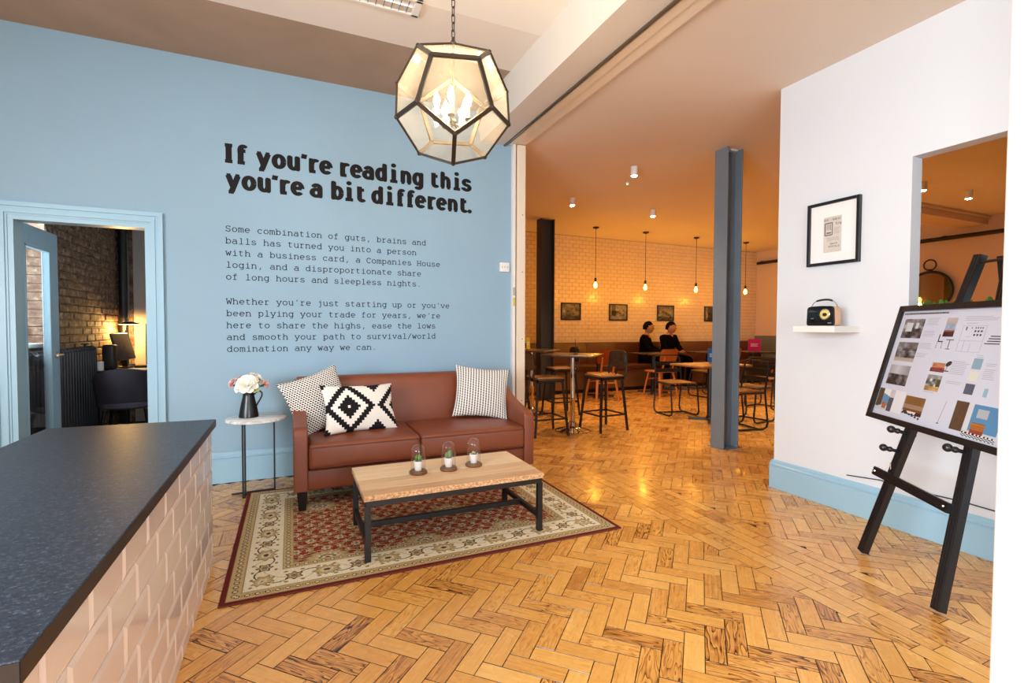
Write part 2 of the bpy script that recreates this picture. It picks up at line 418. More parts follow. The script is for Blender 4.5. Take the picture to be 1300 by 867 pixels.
def thing(name, label, cat, loc=(0, 0, 0), rotz=0.0, group=None):
    o = bpy.data.objects.new(name, None); COL.objects.link(o)
    o.location = loc; o.rotation_euler = (0, 0, rotz); o.empty_display_size = 0.1
    return tag(o, label, cat, group)
def struct(name, lo, hi, m, bevel=0.0):
    o = box(name, lo, hi, m, None, bevel); o['kind'] = 'structure'; return o
def point_light(name, loc, power, color, radius=0.03, parent=None):
    l = bpy.data.lights.new(name, 'POINT'); l.energy = power; l.color = color; l.shadow_soft_size = radius
    o = bpy.data.objects.new(name, l); COL.objects.link(o); o.location = loc
    if parent: o.parent = parent
    return o
def kids(o): return [c for c in COL.objects if c.parent == o]
def dup(root, loc, rotz, label, group=None, skip_lights=False):
    r = root.copy(); COL.objects.link(r); r.location = loc; r.rotation_euler = (0, 0, rotz)
    r['label'] = label
    if group: r['group'] = group
    for ch in list(root.children):
        c = ch.copy(); COL.objects.link(c); c.parent = r
        for g in list(ch.children):
            d = g.copy(); COL.objects.link(d); d.parent = c
    return r
def wood_uv(me, axis='x', tone=None, flame=None, seed=None):
    """planar UV in metres with the grain along axis and a constant tone colour for the piece"""
    rnd = random.Random(seed) if seed is not None else random
    ou, ov = rnd.uniform(0, 50), rnd.uniform(0, 50)
    t = rnd.random() if tone is None else tone; f = rnd.random() if flame is None else flame
    uv = me.uv_layers.new(name='UVMap')
    ca = me.color_attributes.new('Col', 'FLOAT_COLOR', 'CORNER')
    n = len(me.loops); co = [0.0] * (2 * n)
    for p in me.polygons:
        nx, ny, nz = (abs(x) for x in p.normal)
        for li in p.loop_indices:
            v = me.vertices[me.loops[li].vertex_index].co
            if axis == 'x': a, b = (v.x, v.y) if nz > 0.5 else (v.x * .35, v.y + v.z * .5)
            elif axis == 'y': a, b = v.y, (v.x if nz > 0.5 else v.z)
            else: a, b = v.z, (v.x if ny > 0.5 else v.y)
            co[2 * li] = a + ou; co[2 * li + 1] = b + ov
    uv.data.foreach_set('uv', co)
    ca.data.foreach_set('color', [t, f, 0, 1] * n)
def rough_picture(name, w, h, nx, ny, fn, parent=None, m=None, mtx=None):
    """a flat printed picture: grid of coloured cells in its own plane (x across, y up), facing -y... placed by mtx"""
    bm = fresh(); V = [[bm.verts.new((w * i / nx, 0, h * j / ny)) for i in range(nx + 1)] for j in range(ny + 1)]
    cols = []
    for j in range(ny):
        for i in range(nx):
            bm.faces.new((V[j][i], V[j][i + 1], V[j + 1][i + 1], V[j + 1][i])); cols.append(srgb(*fn((i + .5) / nx, (j + .5) / ny)))
    if mtx is not None: bmesh.ops.transform(bm, matrix=mtx, verts=bm.verts)
    me = mesh_of(name, bm, m or M['attr'], recalc=False)
    ca = me.color_attributes.new('Col', 'FLOAT_COLOR', 'CORNER')
    flat = []
    for p, c in zip(me.polygons, cols): flat += list(c) * len(p.loop_indices)
    ca.data.foreach_set('color', flat)
    return obj(name, me, None, parent)

# ------------------------------------------------------------------ stroke lettering (single-line slab letters swept by a pen)
def arc(cx, cy, rx, ry, a0, a1):
    n = max(4, int(abs(a1 - a0) / 18)); return [(cx + rx * math.cos(R(a0 + (a1 - a0) * k / n)), cy + ry * math.sin(R(a0 + (a1 - a0) * k / n))) for k in range(n + 1)]
DOT = 'dot'
G = {
 'a': [arc(300, 300, 160, 130, 160, 0) + [(460, 0), (550, 0)], arc(270, 130, 190, 130, 40, 320)],
 'b': [[(45, 600), (130, 600), (130, 0), (45, 0)], arc(320, 215, 190, 215, 0, 360)],
 'c': [arc(310, 215, 205, 215, 40, 320), [(460, 430), (460, 300)]],
 'd': [[(380, 600), (470, 600), (470, 0), (555, 0)], arc(280, 215, 190, 215, 0, 360)],
 'e': [arc(300, 215, 205, 215, 0, 318), [(100, 222), (500, 222)]],
 'f': [[(250, 0), (250, 470)] + arc(370, 480, 120, 120, 180, 50), [(110, 430), (460, 430)], [(110, 0), (430, 0)]],
 'g': [arc(280, 215, 190, 215, 0, 360), [(555, 430), (470, 430), (470, -40)] + arc(310, -40, 160, 130, 0, -140)],
 'h': [[(40, 600), (125, 600), (125, 0)], arc(298, 250, 173, 180, 170, 0) + [(471, 0)], [(40, 0), (215, 0)], [(385, 0), (560, 0)]],
 'i': [[(170, 430), (310, 430), (310, 0)], [(110, 0), (510, 0)], (DOT, 300, 565)],
 'j': [[(180, 430), (380, 430), (380, -50)] + arc(260, -50, 120, 120, 0, -110), (DOT, 370, 565)],
 'k': [[(45, 600), (130, 600), (130, 0)], [(130, 160), (440, 430)], [(230, 250), (480, 0)], [(360, 430), (520, 430)], [(400, 0), (560, 0)], [(45, 0), (215, 0)]],
 'l': [[(180, 600), (310, 600), (310, 0)], [(110, 0), (510, 0)]],
 'm': [[(20, 430), (90, 430), (90, 0)], arc(195, 310, 105, 120, 165, 0) + [(300, 0)], arc(405, 310, 105, 120, 165, 0) + [(510, 0)], [(20, 0), (150, 0)], [(255, 0), (370, 0)], [(465, 0), (580, 0)]],
 'n': [[(40, 430), (125, 430), (125, 0)], arc(298, 250, 173, 180, 170, 0) + [(471, 0)], [(40, 0), (215, 0)], [(385, 0), (560, 0)]],
 'o': [arc(300, 215, 205, 215, 0, 360)],
 'p': [[(45, 430), (130, 430), (130, -160)], [(45, -160), (240, -160)], arc(320, 215, 190, 215, 0, 360)],
 'r': [[(90, 430), (205, 430), (205, 0)], [(90, 0), (400, 0)], arc(385, 250, 180, 180, 170, 55)],
 's': [arc(300, 322, 165, 108, 35, 270) + arc(300, 107, 185, 107, 90, -150), [(440, 420), (440, 330)], [(120, 10), (120, 105)]],
 't': [[(210, 560), (210, 120)] + arc(335, 120, 125, 120, 180, 320), [(90, 430), (450, 430)]],
 'u': [[(40, 430), (125, 430), (125, 160)] + arc(298, 170, 173, 170, 180, 350), [(385, 430), (471, 430), (471, 0), (555, 0)]],
 'v': [[(90, 430), (300, 0), (510, 430)], [(20, 430), (200, 430)], [(400, 430), (580, 430)]],
 'w': [[(80, 430), (190, 0), (300, 340), (410, 0), (520, 430)], [(10, 430), (180, 430)], [(420, 430), (590, 430)]],
 'y': [[(95, 430), (305, 0)], [(510, 430), (230, -160)], [(20, 430), (200, 430)], [(400, 430), (580, 430)], [(100, -160), (330, -160)]],
 'S': [arc(300, 425, 180, 145, 30, 270) + arc(300, 140, 195, 140, 90, -150), [(470, 570), (470, 440)], [(110, 0), (110, 130)]],
 'C': [arc(310, 285, 220, 285, 40, 320), [(480, 570), (480, 420)]],
 'H': [[(110, 0), (110, 570)], [(490, 0), (490, 570)], [(110, 290), (490, 290)], [(30, 0), (210, 0)], [(390, 0), (570, 0)], [(30, 570), (210, 570)], [(390, 570), (570, 570)]],
 'W': [[(70, 570), (170, 0), (300, 400), (430, 0), (530, 570)], [(0, 570), (190, 570)], [(410, 570), (600, 570)]],
 'I': [[(300, 0), (300, 570)], [(140, 0), (460, 0)], [(140, 570), (460, 570)]],
 '.': [(DOT, 300, 25)], ',': [[(340, 95), (230, -140)]], '/': [[(120, -70), (480, 640)]],
 "'": [[(340, 610), (290, 440)]], '-': [[(120, 250), (480, 250)]],
 'R': [[(110, 0), (110, 570), (300, 570)] + arc(300, 430, 150, 140, 90, -90) + [(110, 290)], [(300, 290), (480, 0), (560, 0)], [(30, 0), (200, 0)]],
 'A': [[(60, 0), (300, 570), (540, 0)], [(150, 200), (450, 200)], [(0, 0), (150, 0)], [(450, 0), (600, 0)]],
 'D': [[(110, 0), (110, 570), (280, 570)] + arc(280, 285, 220, 285, 90, -90) + [(60, 0)]],
 'O': [arc(300, 285, 220, 285, 0, 360)],
 'E': [[(490, 570), (110, 570), (110, 0), (490, 0)], [(110, 290), (400, 290)]],
 'N': [[(110, 0), (110, 570), (490, 0), (490, 570)]],
 'T': [[(300, 0), (300, 570)], [(60, 570), (540, 570)], [(190, 0), (410, 0)]],
 '7': [[(110, 500), (110, 570), (490, 570), (260, 0)]],
 '6': [arc(300, 190, 190, 190, 0, 360), arc(430, 190, 320, 380, 180, 100)],
 'L': [[(140, 570), (140, 0), (500, 0)]],
 'M': [[(80, 0), (80, 570), (300, 200), (520, 570), (520, 0)]],
}
def pen_text(bm, text, x0, zb, size, pw, ph, width=None, prop=False, place=None, dotr=None, cells=None):
    """strokes swept with an elliptical pen (pw x ph in font units); place maps (x, z) to 3-D"""
    k = size / 1000.0; pos = 0.0; items = []
    for ch in text:
        if ch == ' ': pos += 290 if prop else 600; continue
        g = G[ch]
        if prop:
            xs = [p[0] for s in g if s[0] != DOT for p in s] + [s[1] for s in g if s[0] == DOT]
            lo, hi = min(xs), max(xs); items.append((g, pos - lo + pw / 2)); pos += (hi - lo) + pw - 55
        else: items.append((g, pos)); pos += 600
    sx = k if width is None else width / (pos - (-55 if prop else 0))
    jit = 0
    def put(x, z):
        nonlocal jit
        jit = (jit + 1) % 7
        return B().verts.new(place(x0 + x * sx, zb + z * k, 0.00002 * jit))
    def B(): return bm
    for g, off in items:
        if cells is not None: bm = fresh(); cells.append(bm)
        for s in g:
            if s[0] == DOT:
                r = (pw * .54, ph * .66) if prop else (pw * .62, pw * .62)
                vs = [put(off + s[1] + r[0] * math.cos(2 * PI * j / 14), s[2] + (75 if prop and s[2] > 300 else 0) + r[1] * math.sin(2 * PI * j / 14)) for j in range(14)]
                bm.faces.new(vs); continue
            P = [(a / (pw / 2), b / (ph / 2)) for a, b in s]
            for i in range(len(P) - 1):
                (ax, ay), (bx, by) = P[i], P[i + 1]; d = math.hypot(bx - ax, by - ay)
                if d < 1e-6: continue
                nx, ny = -(by - ay) / d, (bx - ax) / d
                q = [(ax + nx, ay + ny), (ax - nx, ay - ny), (bx - nx, by - ny), (bx + nx, by + ny)]
                bm.faces.new([put(off + a * pw / 2, b * ph / 2) for a, b in q])
            for (ax, ay) in P[1:-1]:
                bm.faces.new([put(off + (ax + math.cos(2 * PI * j / 10)) * pw / 2, (ay + math.sin(2 * PI * j / 10)) * ph / 2) for j in range(10)])

# ================================================================== LARGE STRUCTURE
YW = 4.39; XR = 3.36
floor = struct('floor', (-3.2, -3.0, -0.06), (10.2, 8.5, -0.0045), M['dark_void'])
# --- block floor: herringbone fields, a straight-laid border along the partition, a soldier band across it
W3 = 0.0757
def clip_poly(poly, a, b, c):      # keep a*x + b*y <= c
    out = []
    for i in range(len(poly)):
        p, q = poly[i], poly[(i + 1) % len(poly)]
        dp, dq = a * p[0] + b * p[1] - c, a * q[0] + b * q[1] - c
        if dp <= 0: out.append(p)
        if (dp < 0) != (dq < 0) and abs(dp - dq) > 1e-12:
            t = dp / (dp - dq); out.append((p[0] + t * (q[0] - p[0]), p[1] + t * (q[1] - p[1])))
    return out
def poly_area(p): return abs(sum(p[i][0] * p[(i + 1) % len(p)][1] - p[(i + 1) % len(p)][0] * p[i][1] for i in range(len(p)))) / 2
blocks = []      # (polygon, grain direction)
def put_block(poly, g, region):
    for pl in region: poly = clip_poly(poly, *pl) if len(poly) > 2 else []
    if len(poly) > 2 and poly_area(poly) > 0.0006: blocks.append((poly, g))
def uv2xy(u, v): s = math.sqrt(0.5); return ((u + v) * s, (v - u) * s)
XB0, XB1, YB0, YB1 = 2.130, 2.584, 3.045, 3.4225
left_field = [(1, 0, XB0), (0, 1, YB0), (-1, 0, 2.9)]
right_field = [(-1, 0, -XB1), (0, 1, YB1)]
far_field = [(0, -1, -YB1), (-1, 0, 2.9)]
U0 = -0.9136 - 1.5 * W3; V0 = 1.7225 - 0.5 * W3
for i in range(-90, 140):
    for j in range(-34, 32):
        for kind in (0, 1):
            u = U0 + (i + 6 * j) * W3; v = V0 + i * W3
            if kind == 0: q = [(u, v), (u + 3 * W3, v), (u + 3 * W3, v + W3), (u, v + W3)]
            else:
                u += 3 * W3; v -= 2 * W3; q = [(u, v), (u + W3, v), (u + W3, v + 3 * W3), (u, v + 3 * W3)]
            P = [uv2xy(*c) for c in q]
            cx = sum(p[0] for p in P) / 4; cy = sum(p[1] for p in P) / 4
            if cx < -3.0 or cx > 10.1 or cy < -0.5 or cy > 8.2: continue
            if cy > 4.3 and cx < 1.95: continue
            if cx > 3.5 and cy < min(2.2, cx * 0.62): continue
            gdir = uv2xy(1, 0) if kind == 0 else uv2xy(0, 1)
            if cy > YB1 - 0.2: put_block(P, gdir, far_field)
            if cx > XB1 - 0.2 and cy < YB1 + 0.2: put_block(P, gdir, right_field)
            if cx < XB0 + 0.2 and cy < YB0 + 0.2: put_block(P, gdir, left_field)
def rect(x0, x1, y0, y1): return [(x0, y0), (x1, y0), (x1, y1), (x0, y1)]
for r in range(6):
    x = XB0 + r * (XB1 - XB0) / 6; y = -0.6 + random.random() * 0.22
    while y < YB1:
        L = 0.227; put_block(rect(x, x + (XB1 - XB0) / 6, y, y + L), (0, 1), [(0, 1, YB1)]); y += L
for y0 in (YB0, YB1 - W3):
    x = -2.8
    while x < XB0:
        put_block(rect(x, x + 0.227, y0, y0 + W3), (1, 0), [(1, 0, XB0)]); x += 0.227
x = -2.8
while x < XB0:
    put_block(rect(x, x + W3, YB0 + W3, YB1 - W3), (0, 1), [(1, 0, XB0)]); x += W3
camp = Vector((0, 0, 1.22))
def project(p):
    d = Vector(p) - camp; z = d.dot(cf)
    if z < 0.05: return None
    return (650 + 626.28 * d.dot(cr) / z, 433.5 - 626.28 * d.dot(cu) / z)
def seen_area(poly):
    pr = [project((x, y, 0)) for x, y in poly]
    if any(p is None for p in pr): return 0
    cx = sum(p[0] for p in pr) / len(pr); cy = sum(p[1] for p in pr) / len(pr)
    if not (-10 < cx < 1262 and cy < 880): return 0
    x = sum(p[0] for p in poly) / len(poly); y = sum(p[1] for p in poly) / len(poly)
    if -0.3 < x < 1.8 and 2.45 < y < 4.07: return 0           # under the rug
    if x < -0.37 and y < 2.86: return 0                        # under the counter
    if cx < 272 and y < 2.86 and cx < 224 + (867 - cy) * 46.0 / 147: return 0
    return poly_area(pr)
def block_into(bm, uvl, cl, poly, g, rnd):
    n = len(poly); cx = sum(p[0] for p in poly) / n; cy = sum(p[1] for p in poly) / n
    def shrink(d):
        out = []
        for x, y in poly:
            a = (x - cx) * g[0] + (y - cy) * g[1]; b = -(x - cx) * g[1] + (y - cy) * g[0]
            a -= math.copysign(min(d, abs(a) * .5), a); b -= math.copysign(min(d, abs(b) * .5), b)
            out.append((cx + a * g[0] - b * g[1], cy + a * g[1] + b * g[0]))
        return out
    if poly_area(poly) < 0: return
    zt = rnd.uniform(-0.0007, 0.0); tx, ty = rnd.uniform(-.004, .004), rnd.uniform(-.004, .004)
    o, i = shrink(0.0007), shrink(0.0017)
    a = [bm.verts.new((x, y, -0.004)) for x, y in o]
    b = [bm.verts.new((x, y, -0.0014 + zt)) for x, y in o]
    c = [bm.verts.new((x, y, zt + (x - cx) * tx + (y - cy) * ty)) for x, y in i]
    fs = [bm.faces.new(c)]
    for q in range(n):
        r_ = (q + 1) % n
        fs.append(bm.faces.new((a[q], a[r_], b[r_], b[q]))); fs.append(bm.faces.new((b[q], b[r_], c[r_], c[q])))
    fs[0].normal_update()
    if fs[0].normal.z < 0:
        for f in fs: f.normal_flip()
    ou, ov = rnd.uniform(0, 60), rnd.uniform(0, 60)
    tone = min(1, max(0.1, rnd.gauss(0.59, 0.18))); fl = rnd.random() ** 2.2
    for fi, f in enumerate(fs):
        if fi: tone_ = -.9
        else: tone_ = tone
        for l in f.loops:
            x, y = l.vert.co.x - cx, l.vert.co.y - cy
            l[uvl].uv = (ou + x * g[0] + y * g[1], ov - x * g[1] + y * g[0]); l[cl] = (tone_, fl, 0, 1)
frnd = random.Random(11)
ranked = sorted(blocks, key=lambda b: -seen_area(b[0]))
rest = fresh(); ru = rest.loops.layers.uv.new('UVMap'); rc = rest.loops.layers.float_color.new('Col')
for k, (poly, g) in enumerate(ranked):
    if k < 300:
        bm = fresh(); u_ = bm.loops.layers.uv.new('UVMap'); c_ = bm.loops.layers.float_color.new('Col')
        block_into(bm, u_, c_, poly, g, frnd)
        me = bpy.data.meshes.new('floor_block'); bm.to_mesh(me); bm.free(); me.materials.append(M['floor_wood'])
        obj('floor_block', me, None, floor)
    else: block_into(rest, ru, rc, poly, g, frnd)
me = bpy.data.meshes.new('floor_blocks'); rest.to_mesh(me); rest.free(); me.materials.append(M['floor_wood'])
o = obj('floor_blocks', me, None, floor); o['kind'] = 'stuff'
struct('floor_office', (-2.0, 4.40, -0.004), (0.6, 7.62, 0.006), M['office_floor'])

# --- blue back wall with the office doorway
DX0, DX1, DZ = -1.72, -0.94, 1.957
bm = fresh()
add_box(bm, (-3.2, YW, 0), (DX0, YW + .1, 3.3)); add_box(bm, (DX1, YW, 0), (2.08, YW + .1, 3.3)); add_box(bm, (DX0, YW, DZ), (DX1, YW + .1, 3.3))
o = obj('wall_back', bm, M['blue_wall']); o['kind'] = 'structure'
def skirting(name, path_lo, path_hi, axis, face, m, h=0.235, sign=-1):
    """moulded skirting board; runs along axis, its back against `face`"""
    prof = [(0, 0), (0.022, 0), (0.022, h * .76), (0.018, h * .775), (0.018, h * .80), (0.024, h * .82), (0.024, h * .84), (0.014, h * .88), (0.012, h * .95), (0.006, h), (0, h)]
    bm = fresh()
    if axis == 'x': add_prism(bm, [(face + sign * a, b) for a, b in prof], 'x', path_lo, path_hi)
    else: add_prism(bm, [(face + sign * a, b) for a, b in prof], 'y', path_lo, path_hi)
    o = obj(name, bm, m); o['kind'] = 'structure'; return o
skirting('baseboard_back', -0.855, 1.95, 'x', YW, M['blue_trim'])
skirting('baseboard_back_left', -3.2, -1.81, 'x', YW, M['blue_trim'])
skirting('baseboard_right', -3.0, 2.60, 'y', XR, M['blue_trim'], h=0.215)
bm = fresh(); add_prism(bm, [(2.60 + a, b) for a, b in [(0, 0), (.022, 0), (.022, .165), (.018, .17), (.024, .18), (.012, .2), (.005, .215), (0, .215)]], 'x', XR - .022, XR + .12)
o = obj('baseboard_right_end', bm, M['blue_trim']); o['kind'] = 'structure'
# door frame: stepped architrave and lining
bm = fresh()
for (w0, w1, t) in ((0.0, 0.012, 0.012), (0.012, 0.036, 0.022), (0.036, 0.056, 0.015), (0.056, 0.085, 0.028)):
    add_box(bm, (DX1 + w0, YW - t, 0), (DX1 + w1, YW, DZ + w0), 0.0)
    add_box(bm, (DX0 - w1, YW - t, 0), (DX0 - w0, YW, DZ + w0), 0.0)
    add_box(bm, (DX0 - w1, YW - t, DZ + w0), (DX1 + w1, YW, DZ + w1), 0.0)
add_box(bm, (DX1 - .028, YW - .005, 0), (DX1, YW + .11, DZ - .03)); add_box(bm, (DX0, YW - .005, 0), (DX0 + .03, YW + .11, DZ - .03)); add_box(bm, (DX0, YW - .005, DZ - .03), (DX1, YW + .11, DZ))
o = obj('trim_1', bm, M['blue_trim']); o['kind'] = 'structure'
# walls behind and beside the camera, with the window openings the daylight comes through
bm = fresh()
for lo, hi in (((-3.2, -3.15, 0), (-2.8, -3, 3.3)), ((-2.8, -3.15, 0), (10.2, -3, .5)), ((-2.8, -3.15, 2.4), (10.2, -3, 3.3)), ((-2.8, -3.15, .5), (0, -3, 2.4)), ((1.6, -3.15, .5), (10.2, -3, 2.4))):
    add_box(bm, lo, hi)
o = obj('wall_front', bm, M['white_wall']); o['kind'] = 'structure'
bm = fresh()
for lo, hi in (((-3.3, -3, 0), (-3.2, -1.8, 3.3)), ((-3.3, .8, 0), (-3.2, 4.5, 3.3)), ((-3.3, -1.8, 0), (-3.2, .8, .7)), ((-3.3, -1.8, 2.6), (-3.2, .8, 3.3))): add_box(bm, lo, hi)
o = obj('wall_left', bm, M['white_wall']); o['kind'] = 'structure'
# right white wall with the serving opening
bm = fresh()
add_box(bm, (XR, 1.725, 0), (XR + .1, 2.60, 3.02)); add_box(bm, (XR, .62, 0), (XR + .1, 1.725, 1.12)); add_box(bm, (XR, .62, 2.234), (XR + .1, 1.725, 3.02)); add_box(bm, (XR, -3, 0), (XR + .1, .62, 3.02))
o = obj('wall_right', bm, M['white_wall']); o['kind'] = 'structure'
# white pier close to the camera, right edge of the view
struct('wall_pier', (1.70, .56, 0), (1.98, .66, 3.0), M['white_gloss'], 0.004)
# --- ceilings; the reception one is coloured in three bands, darkest at the back wall
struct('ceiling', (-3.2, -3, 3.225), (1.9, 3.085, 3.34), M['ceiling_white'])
struct('ceiling_middle_band', (-3.2, 3.085, 3.2245), (1.9, 3.60, 3.34), M['ceiling_band'])
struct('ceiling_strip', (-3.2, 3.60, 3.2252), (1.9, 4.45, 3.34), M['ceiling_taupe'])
struct('ceiling_cafe', (2.0, -3, 3.0), (10.2, 8.45, 3.1), mat('cafe_ceiling_paint', (228, 214, 198), 0.75, var=.02, vscale=1, bump=.06, bscale=2, spec=.2))
# boxed beam, sliding-door track and head frame
bm = fresh(); add_prism(bm, [(1.585, 3.24), (1.632, 2.947), (1.872, 2.955), (1.872, 3.24)], 'y', -3, YW)
o = obj('trim_2', bm, mat('off_white_beam_paint', (214, 206, 196), .5)); o['kind'] = 'structure'
bm = fresh(); add_box(bm, (1.868, -3, 2.944), (1.886, YW, 3.0)); add_box(bm, (1.886, -3, 2.975), (1.915, YW, 3.0))
o = obj('trim_3', bm, M['steel_track']); o['kind'] = 'structure'
bm = fresh(); add_box(bm, (1.915, -3, 2.962), (1.985, YW, 3.24), .003); add_box(bm, (1.985, -3, 2.972), (2.085, YW, 3.24), .003)
o = obj('trim_4', bm, M['cream_gloss']); o['kind'] = 'structure'
# jamb of the sliding partition
bm = fresh(); add_box(bm, (1.948, 4.345, 0), (1.978, 4.49, 2.965), .003)
o = obj('trim_5', bm, M['white_gloss']); o['kind'] = 'structure'
bm = fresh(); add_box(bm, (1.978, 4.375, 0), (1.992, 4.49, 2.965)); o = obj('trim_6', bm, M['black_metal']); o['kind'] = 'structure'
bm = fresh(); add_box(bm, (1.992, 4.345, 0), (2.082, 4.49, 2.965), .003)
j = obj('trim_7', bm, M['cream_gloss']); j['kind'] = 'structure'
bm = fresh()
for z in (.5, 1.1, 1.75, 2.3): add_lathe(bm, [(.005, 0), (.005, .002)], 8, mtx=Matrix.Translation((2.05, 4.345, z)) @ Matrix.Rotation(R(90), 4, 'X'))
obj('screw', bm, M['black_metal'], j)
for z, m_, lb in ((1.46, 'yellow_card', 'yellow sticker'), (1.56, 'print_grey', 'grey sticker')):
    o = box('sticker', (1.952, 4.3435, z - .04), (1.972, 4.345, z + .04), M[m_], bpy.data.objects['trim_5']); o['label'] = lb
# --- cafe shell
bm = fresh(); add_box(bm, (2.0, 8.36, 0), (10.2, 8.5, 3.05)); wf = obj('wall_cafe_far', bm, M['cafe_grout']); wf['kind'] = 'structure'
bm = fresh(); rnd = random.Random(3); z = .88; row = 0
while z < 2.99:
    x = 2.08 - (0.0755 if row % 2 else 0); 
    while x < 10.08:
        a, b = max(2.08, x + .0022), min(10.08, x + .151 - .0022); zt = min(z + .0755 - .0036, 2.998)
        if b - a > .01:
            d = rnd.uniform(0, .002)
            vs = [bm.verts.new(p) for p in ((a, 8.36, z), (b, 8.36, z), (b, 8.36, zt), (a, 8.36, zt), (a + .003, 8.352 + d, z + .003), (b - .003, 8.352 + d, z + .003), (b - .003, 8.352 + d, zt - .003), (a + .003, 8.352 + d, zt - .003))]
            for f in ((4, 5, 6, 7), (0, 1, 5, 4), (1, 2, 6, 5), (2, 3, 7, 6), (3, 0, 4, 7)): bm.faces.new([vs[i] for i in f])
        x += .151
    z += .0755; row += 1
o = obj('brick_tiles', bm, M['cafe_tile'], wf); o['kind'] = 'stuff'
wr = struct('wall_cafe_right', (10.08, -3, 0), (10.2, 8.45, 3.05), M['cafe_wall'])
box('dado_panel', (10.04, 2.0, 0), (10.08, 8.35, 1.03), M['grey_dado'], wr)
box('dado_rail', (10.02, 2.0, 1.03), (10.08, 8.35, 1.065), M['cafe_wall'], wr, .004)
struct('wall_cafe_left', (2.0, 4.49, 0), (2.08, 8.4, 3.2), M['cafe_wall'])
bm = fresh(); add_tube(bm, [(9.98, 2.5, 2.72), (9.98, 8.25, 2.72)], .035, 10)
for y in (3.2, 4.6, 6.0, 7.4, 8.1): add_box(bm, (9.96, y, 2.70), (10.08, y + .05, 2.76))
o = obj('trim_8', bm, M['black_metal']); o['kind'] = 'structure'
bm = fresh(); add_box(bm, (6.2, 4.1, 2.86), (10.08, 4.45, 3.0)); add_box(bm, (6.2, 4.06, 2.955), (10.08, 4.1, 3.0), .01)
o = obj('ceiling_cafe_beam', bm, M['cafe_wall']); o['kind'] = 'structure'
# --- office behind the doorway
OX = -1.95
struct('wall_office_far', (-2.3, 7.6, 0), (0.6, 7.7, 3.3), M['grey_plaster'])
struct('wall_office_right', (0.5, 4.49, 0), (0.6, 7.6, 3.3), M['grey_plaster'])
struct('ceiling_office', (-2.35, 4.49, 3.2), (0.6, 7.6, 3.3), M['grey_plaster'])
WY0, WY1, WZ0, WZ1 = 4.62, 5.62, 1.06, 2.7
bm = fresh()
for lo, hi in (((OX - .35, 4.4, 0), (OX - .012, WY0, 3.3)), ((OX - .35, WY1 + .012, 0), (OX - .012, 7.6, 3.3)), ((OX - .35, WY0, 0), (OX - .012, WY1 + .012, WZ0)), ((OX - .35, WY0, WZ1), (OX - .012, WY1 + .012, 3.3))): add_box(bm, lo, hi)
wb = obj('wall_office_left', bm, M['mortar']); wb['kind'] = 'structure'
brnd = random.Random(5); bricks = []
z = 0.0; row = 0
while z < 3.19:
    y = 4.5 + (0.1125 if row % 2 else 0) - .225
    while y < 7.6:
        a, b = max(4.5, y + .004), min(7.6, y + .225 - .004); zt = z + .075 - .008
        spans = [(a, b)]
        if z + .03 > WZ0 and z < WZ1: spans = [(a, min(b, WY0)), (max(a, WY1), b)]
        for p, q in spans:
            if q - p > .02: bricks.append((p, q, z, zt))
        y += .225
    z += .075; row += 1
def brick_bm(bm, p, q, z, zt):
    d = brnd.uniform(-.004, .005); t = [brnd.uniform(-.003, .003) for _ in range(4)]
    e = .007
    vs = [bm.verts.new(c) for c in ((OX - .012, p, z), (OX - .012, q, z), (OX - .012, q, zt), (OX - .012, p, zt),
          (OX + d + t[0], p + e, z + e), (OX + d + t[1], q - e, z + e), (OX + d + t[2], q - e, zt - e), (OX + d + t[3], p + e, zt - e))]
    for f in ((7, 6, 5, 4), (4, 5, 1, 0), (5, 6, 2, 1), (6, 7, 3, 2), (7, 4, 0, 3)): bm.faces.new([vs[i] for i in f])
def bscore(b):
    p, q, z, zt = b
    a = project((OX, (p + q) / 2, z))
    if a is None or not (60 < a[0] < 165 and 262 < a[1] < 540): return 0
    return 1 / (p + .1)
bricks.sort(key=lambda b: -bscore(b)); rest = fresh()
for k, b in enumerate(bricks):
    if k < 300 and bscore(b) > 0:
        bm = fresh(); brick_bm(bm, *b); obj('brick', bm, M['brick'], wb)
    else: brick_bm(rest, *b)
# bricks of the window reveal
zz = WZ0
while zz < WZ1 - .01:
    for k in range(2):
        a = OX - .33 + k * .165
        add_box(rest, (a + .004, WY1, zz), (a + .157, WY1 + .013, min(WZ1, zz + .067)), .003)
    zz += .075
o = obj('bricks', rest, M['brick'], wb); o['kind'] = 'stuff'
# window of the office
bm = fresh(); xw = OX - .30
for lo, hi in (((xw, WY0, WZ0), (xw + .05, WY0 + .06, WZ1)), ((xw, WY1 - .06, WZ0), (xw + .05, WY1, WZ1)), ((xw, WY0, WZ0), (xw + .05, WY1, WZ0 + .07)), ((xw, WY0, WZ1 - .06), (xw + .05, WY1, WZ1)), ((xw, WY0, 1.9), (xw + .05, WY1, 1.94))): add_box(bm, lo, hi, .004)
wn = obj('window_1', bm, M['white_gloss']); wn['kind'] = 'structure'
box('window_pane', (xw + .022, WY0 + .05, WZ0 + .05), (xw + .027, WY1 - .05, WZ1 - .05), M['glass'], wn)
box('window_sill', (OX - .34, WY0, WZ0 - .03), (OX + .04, WY1, WZ0 + .004), M['white_gloss'], wn, .006)
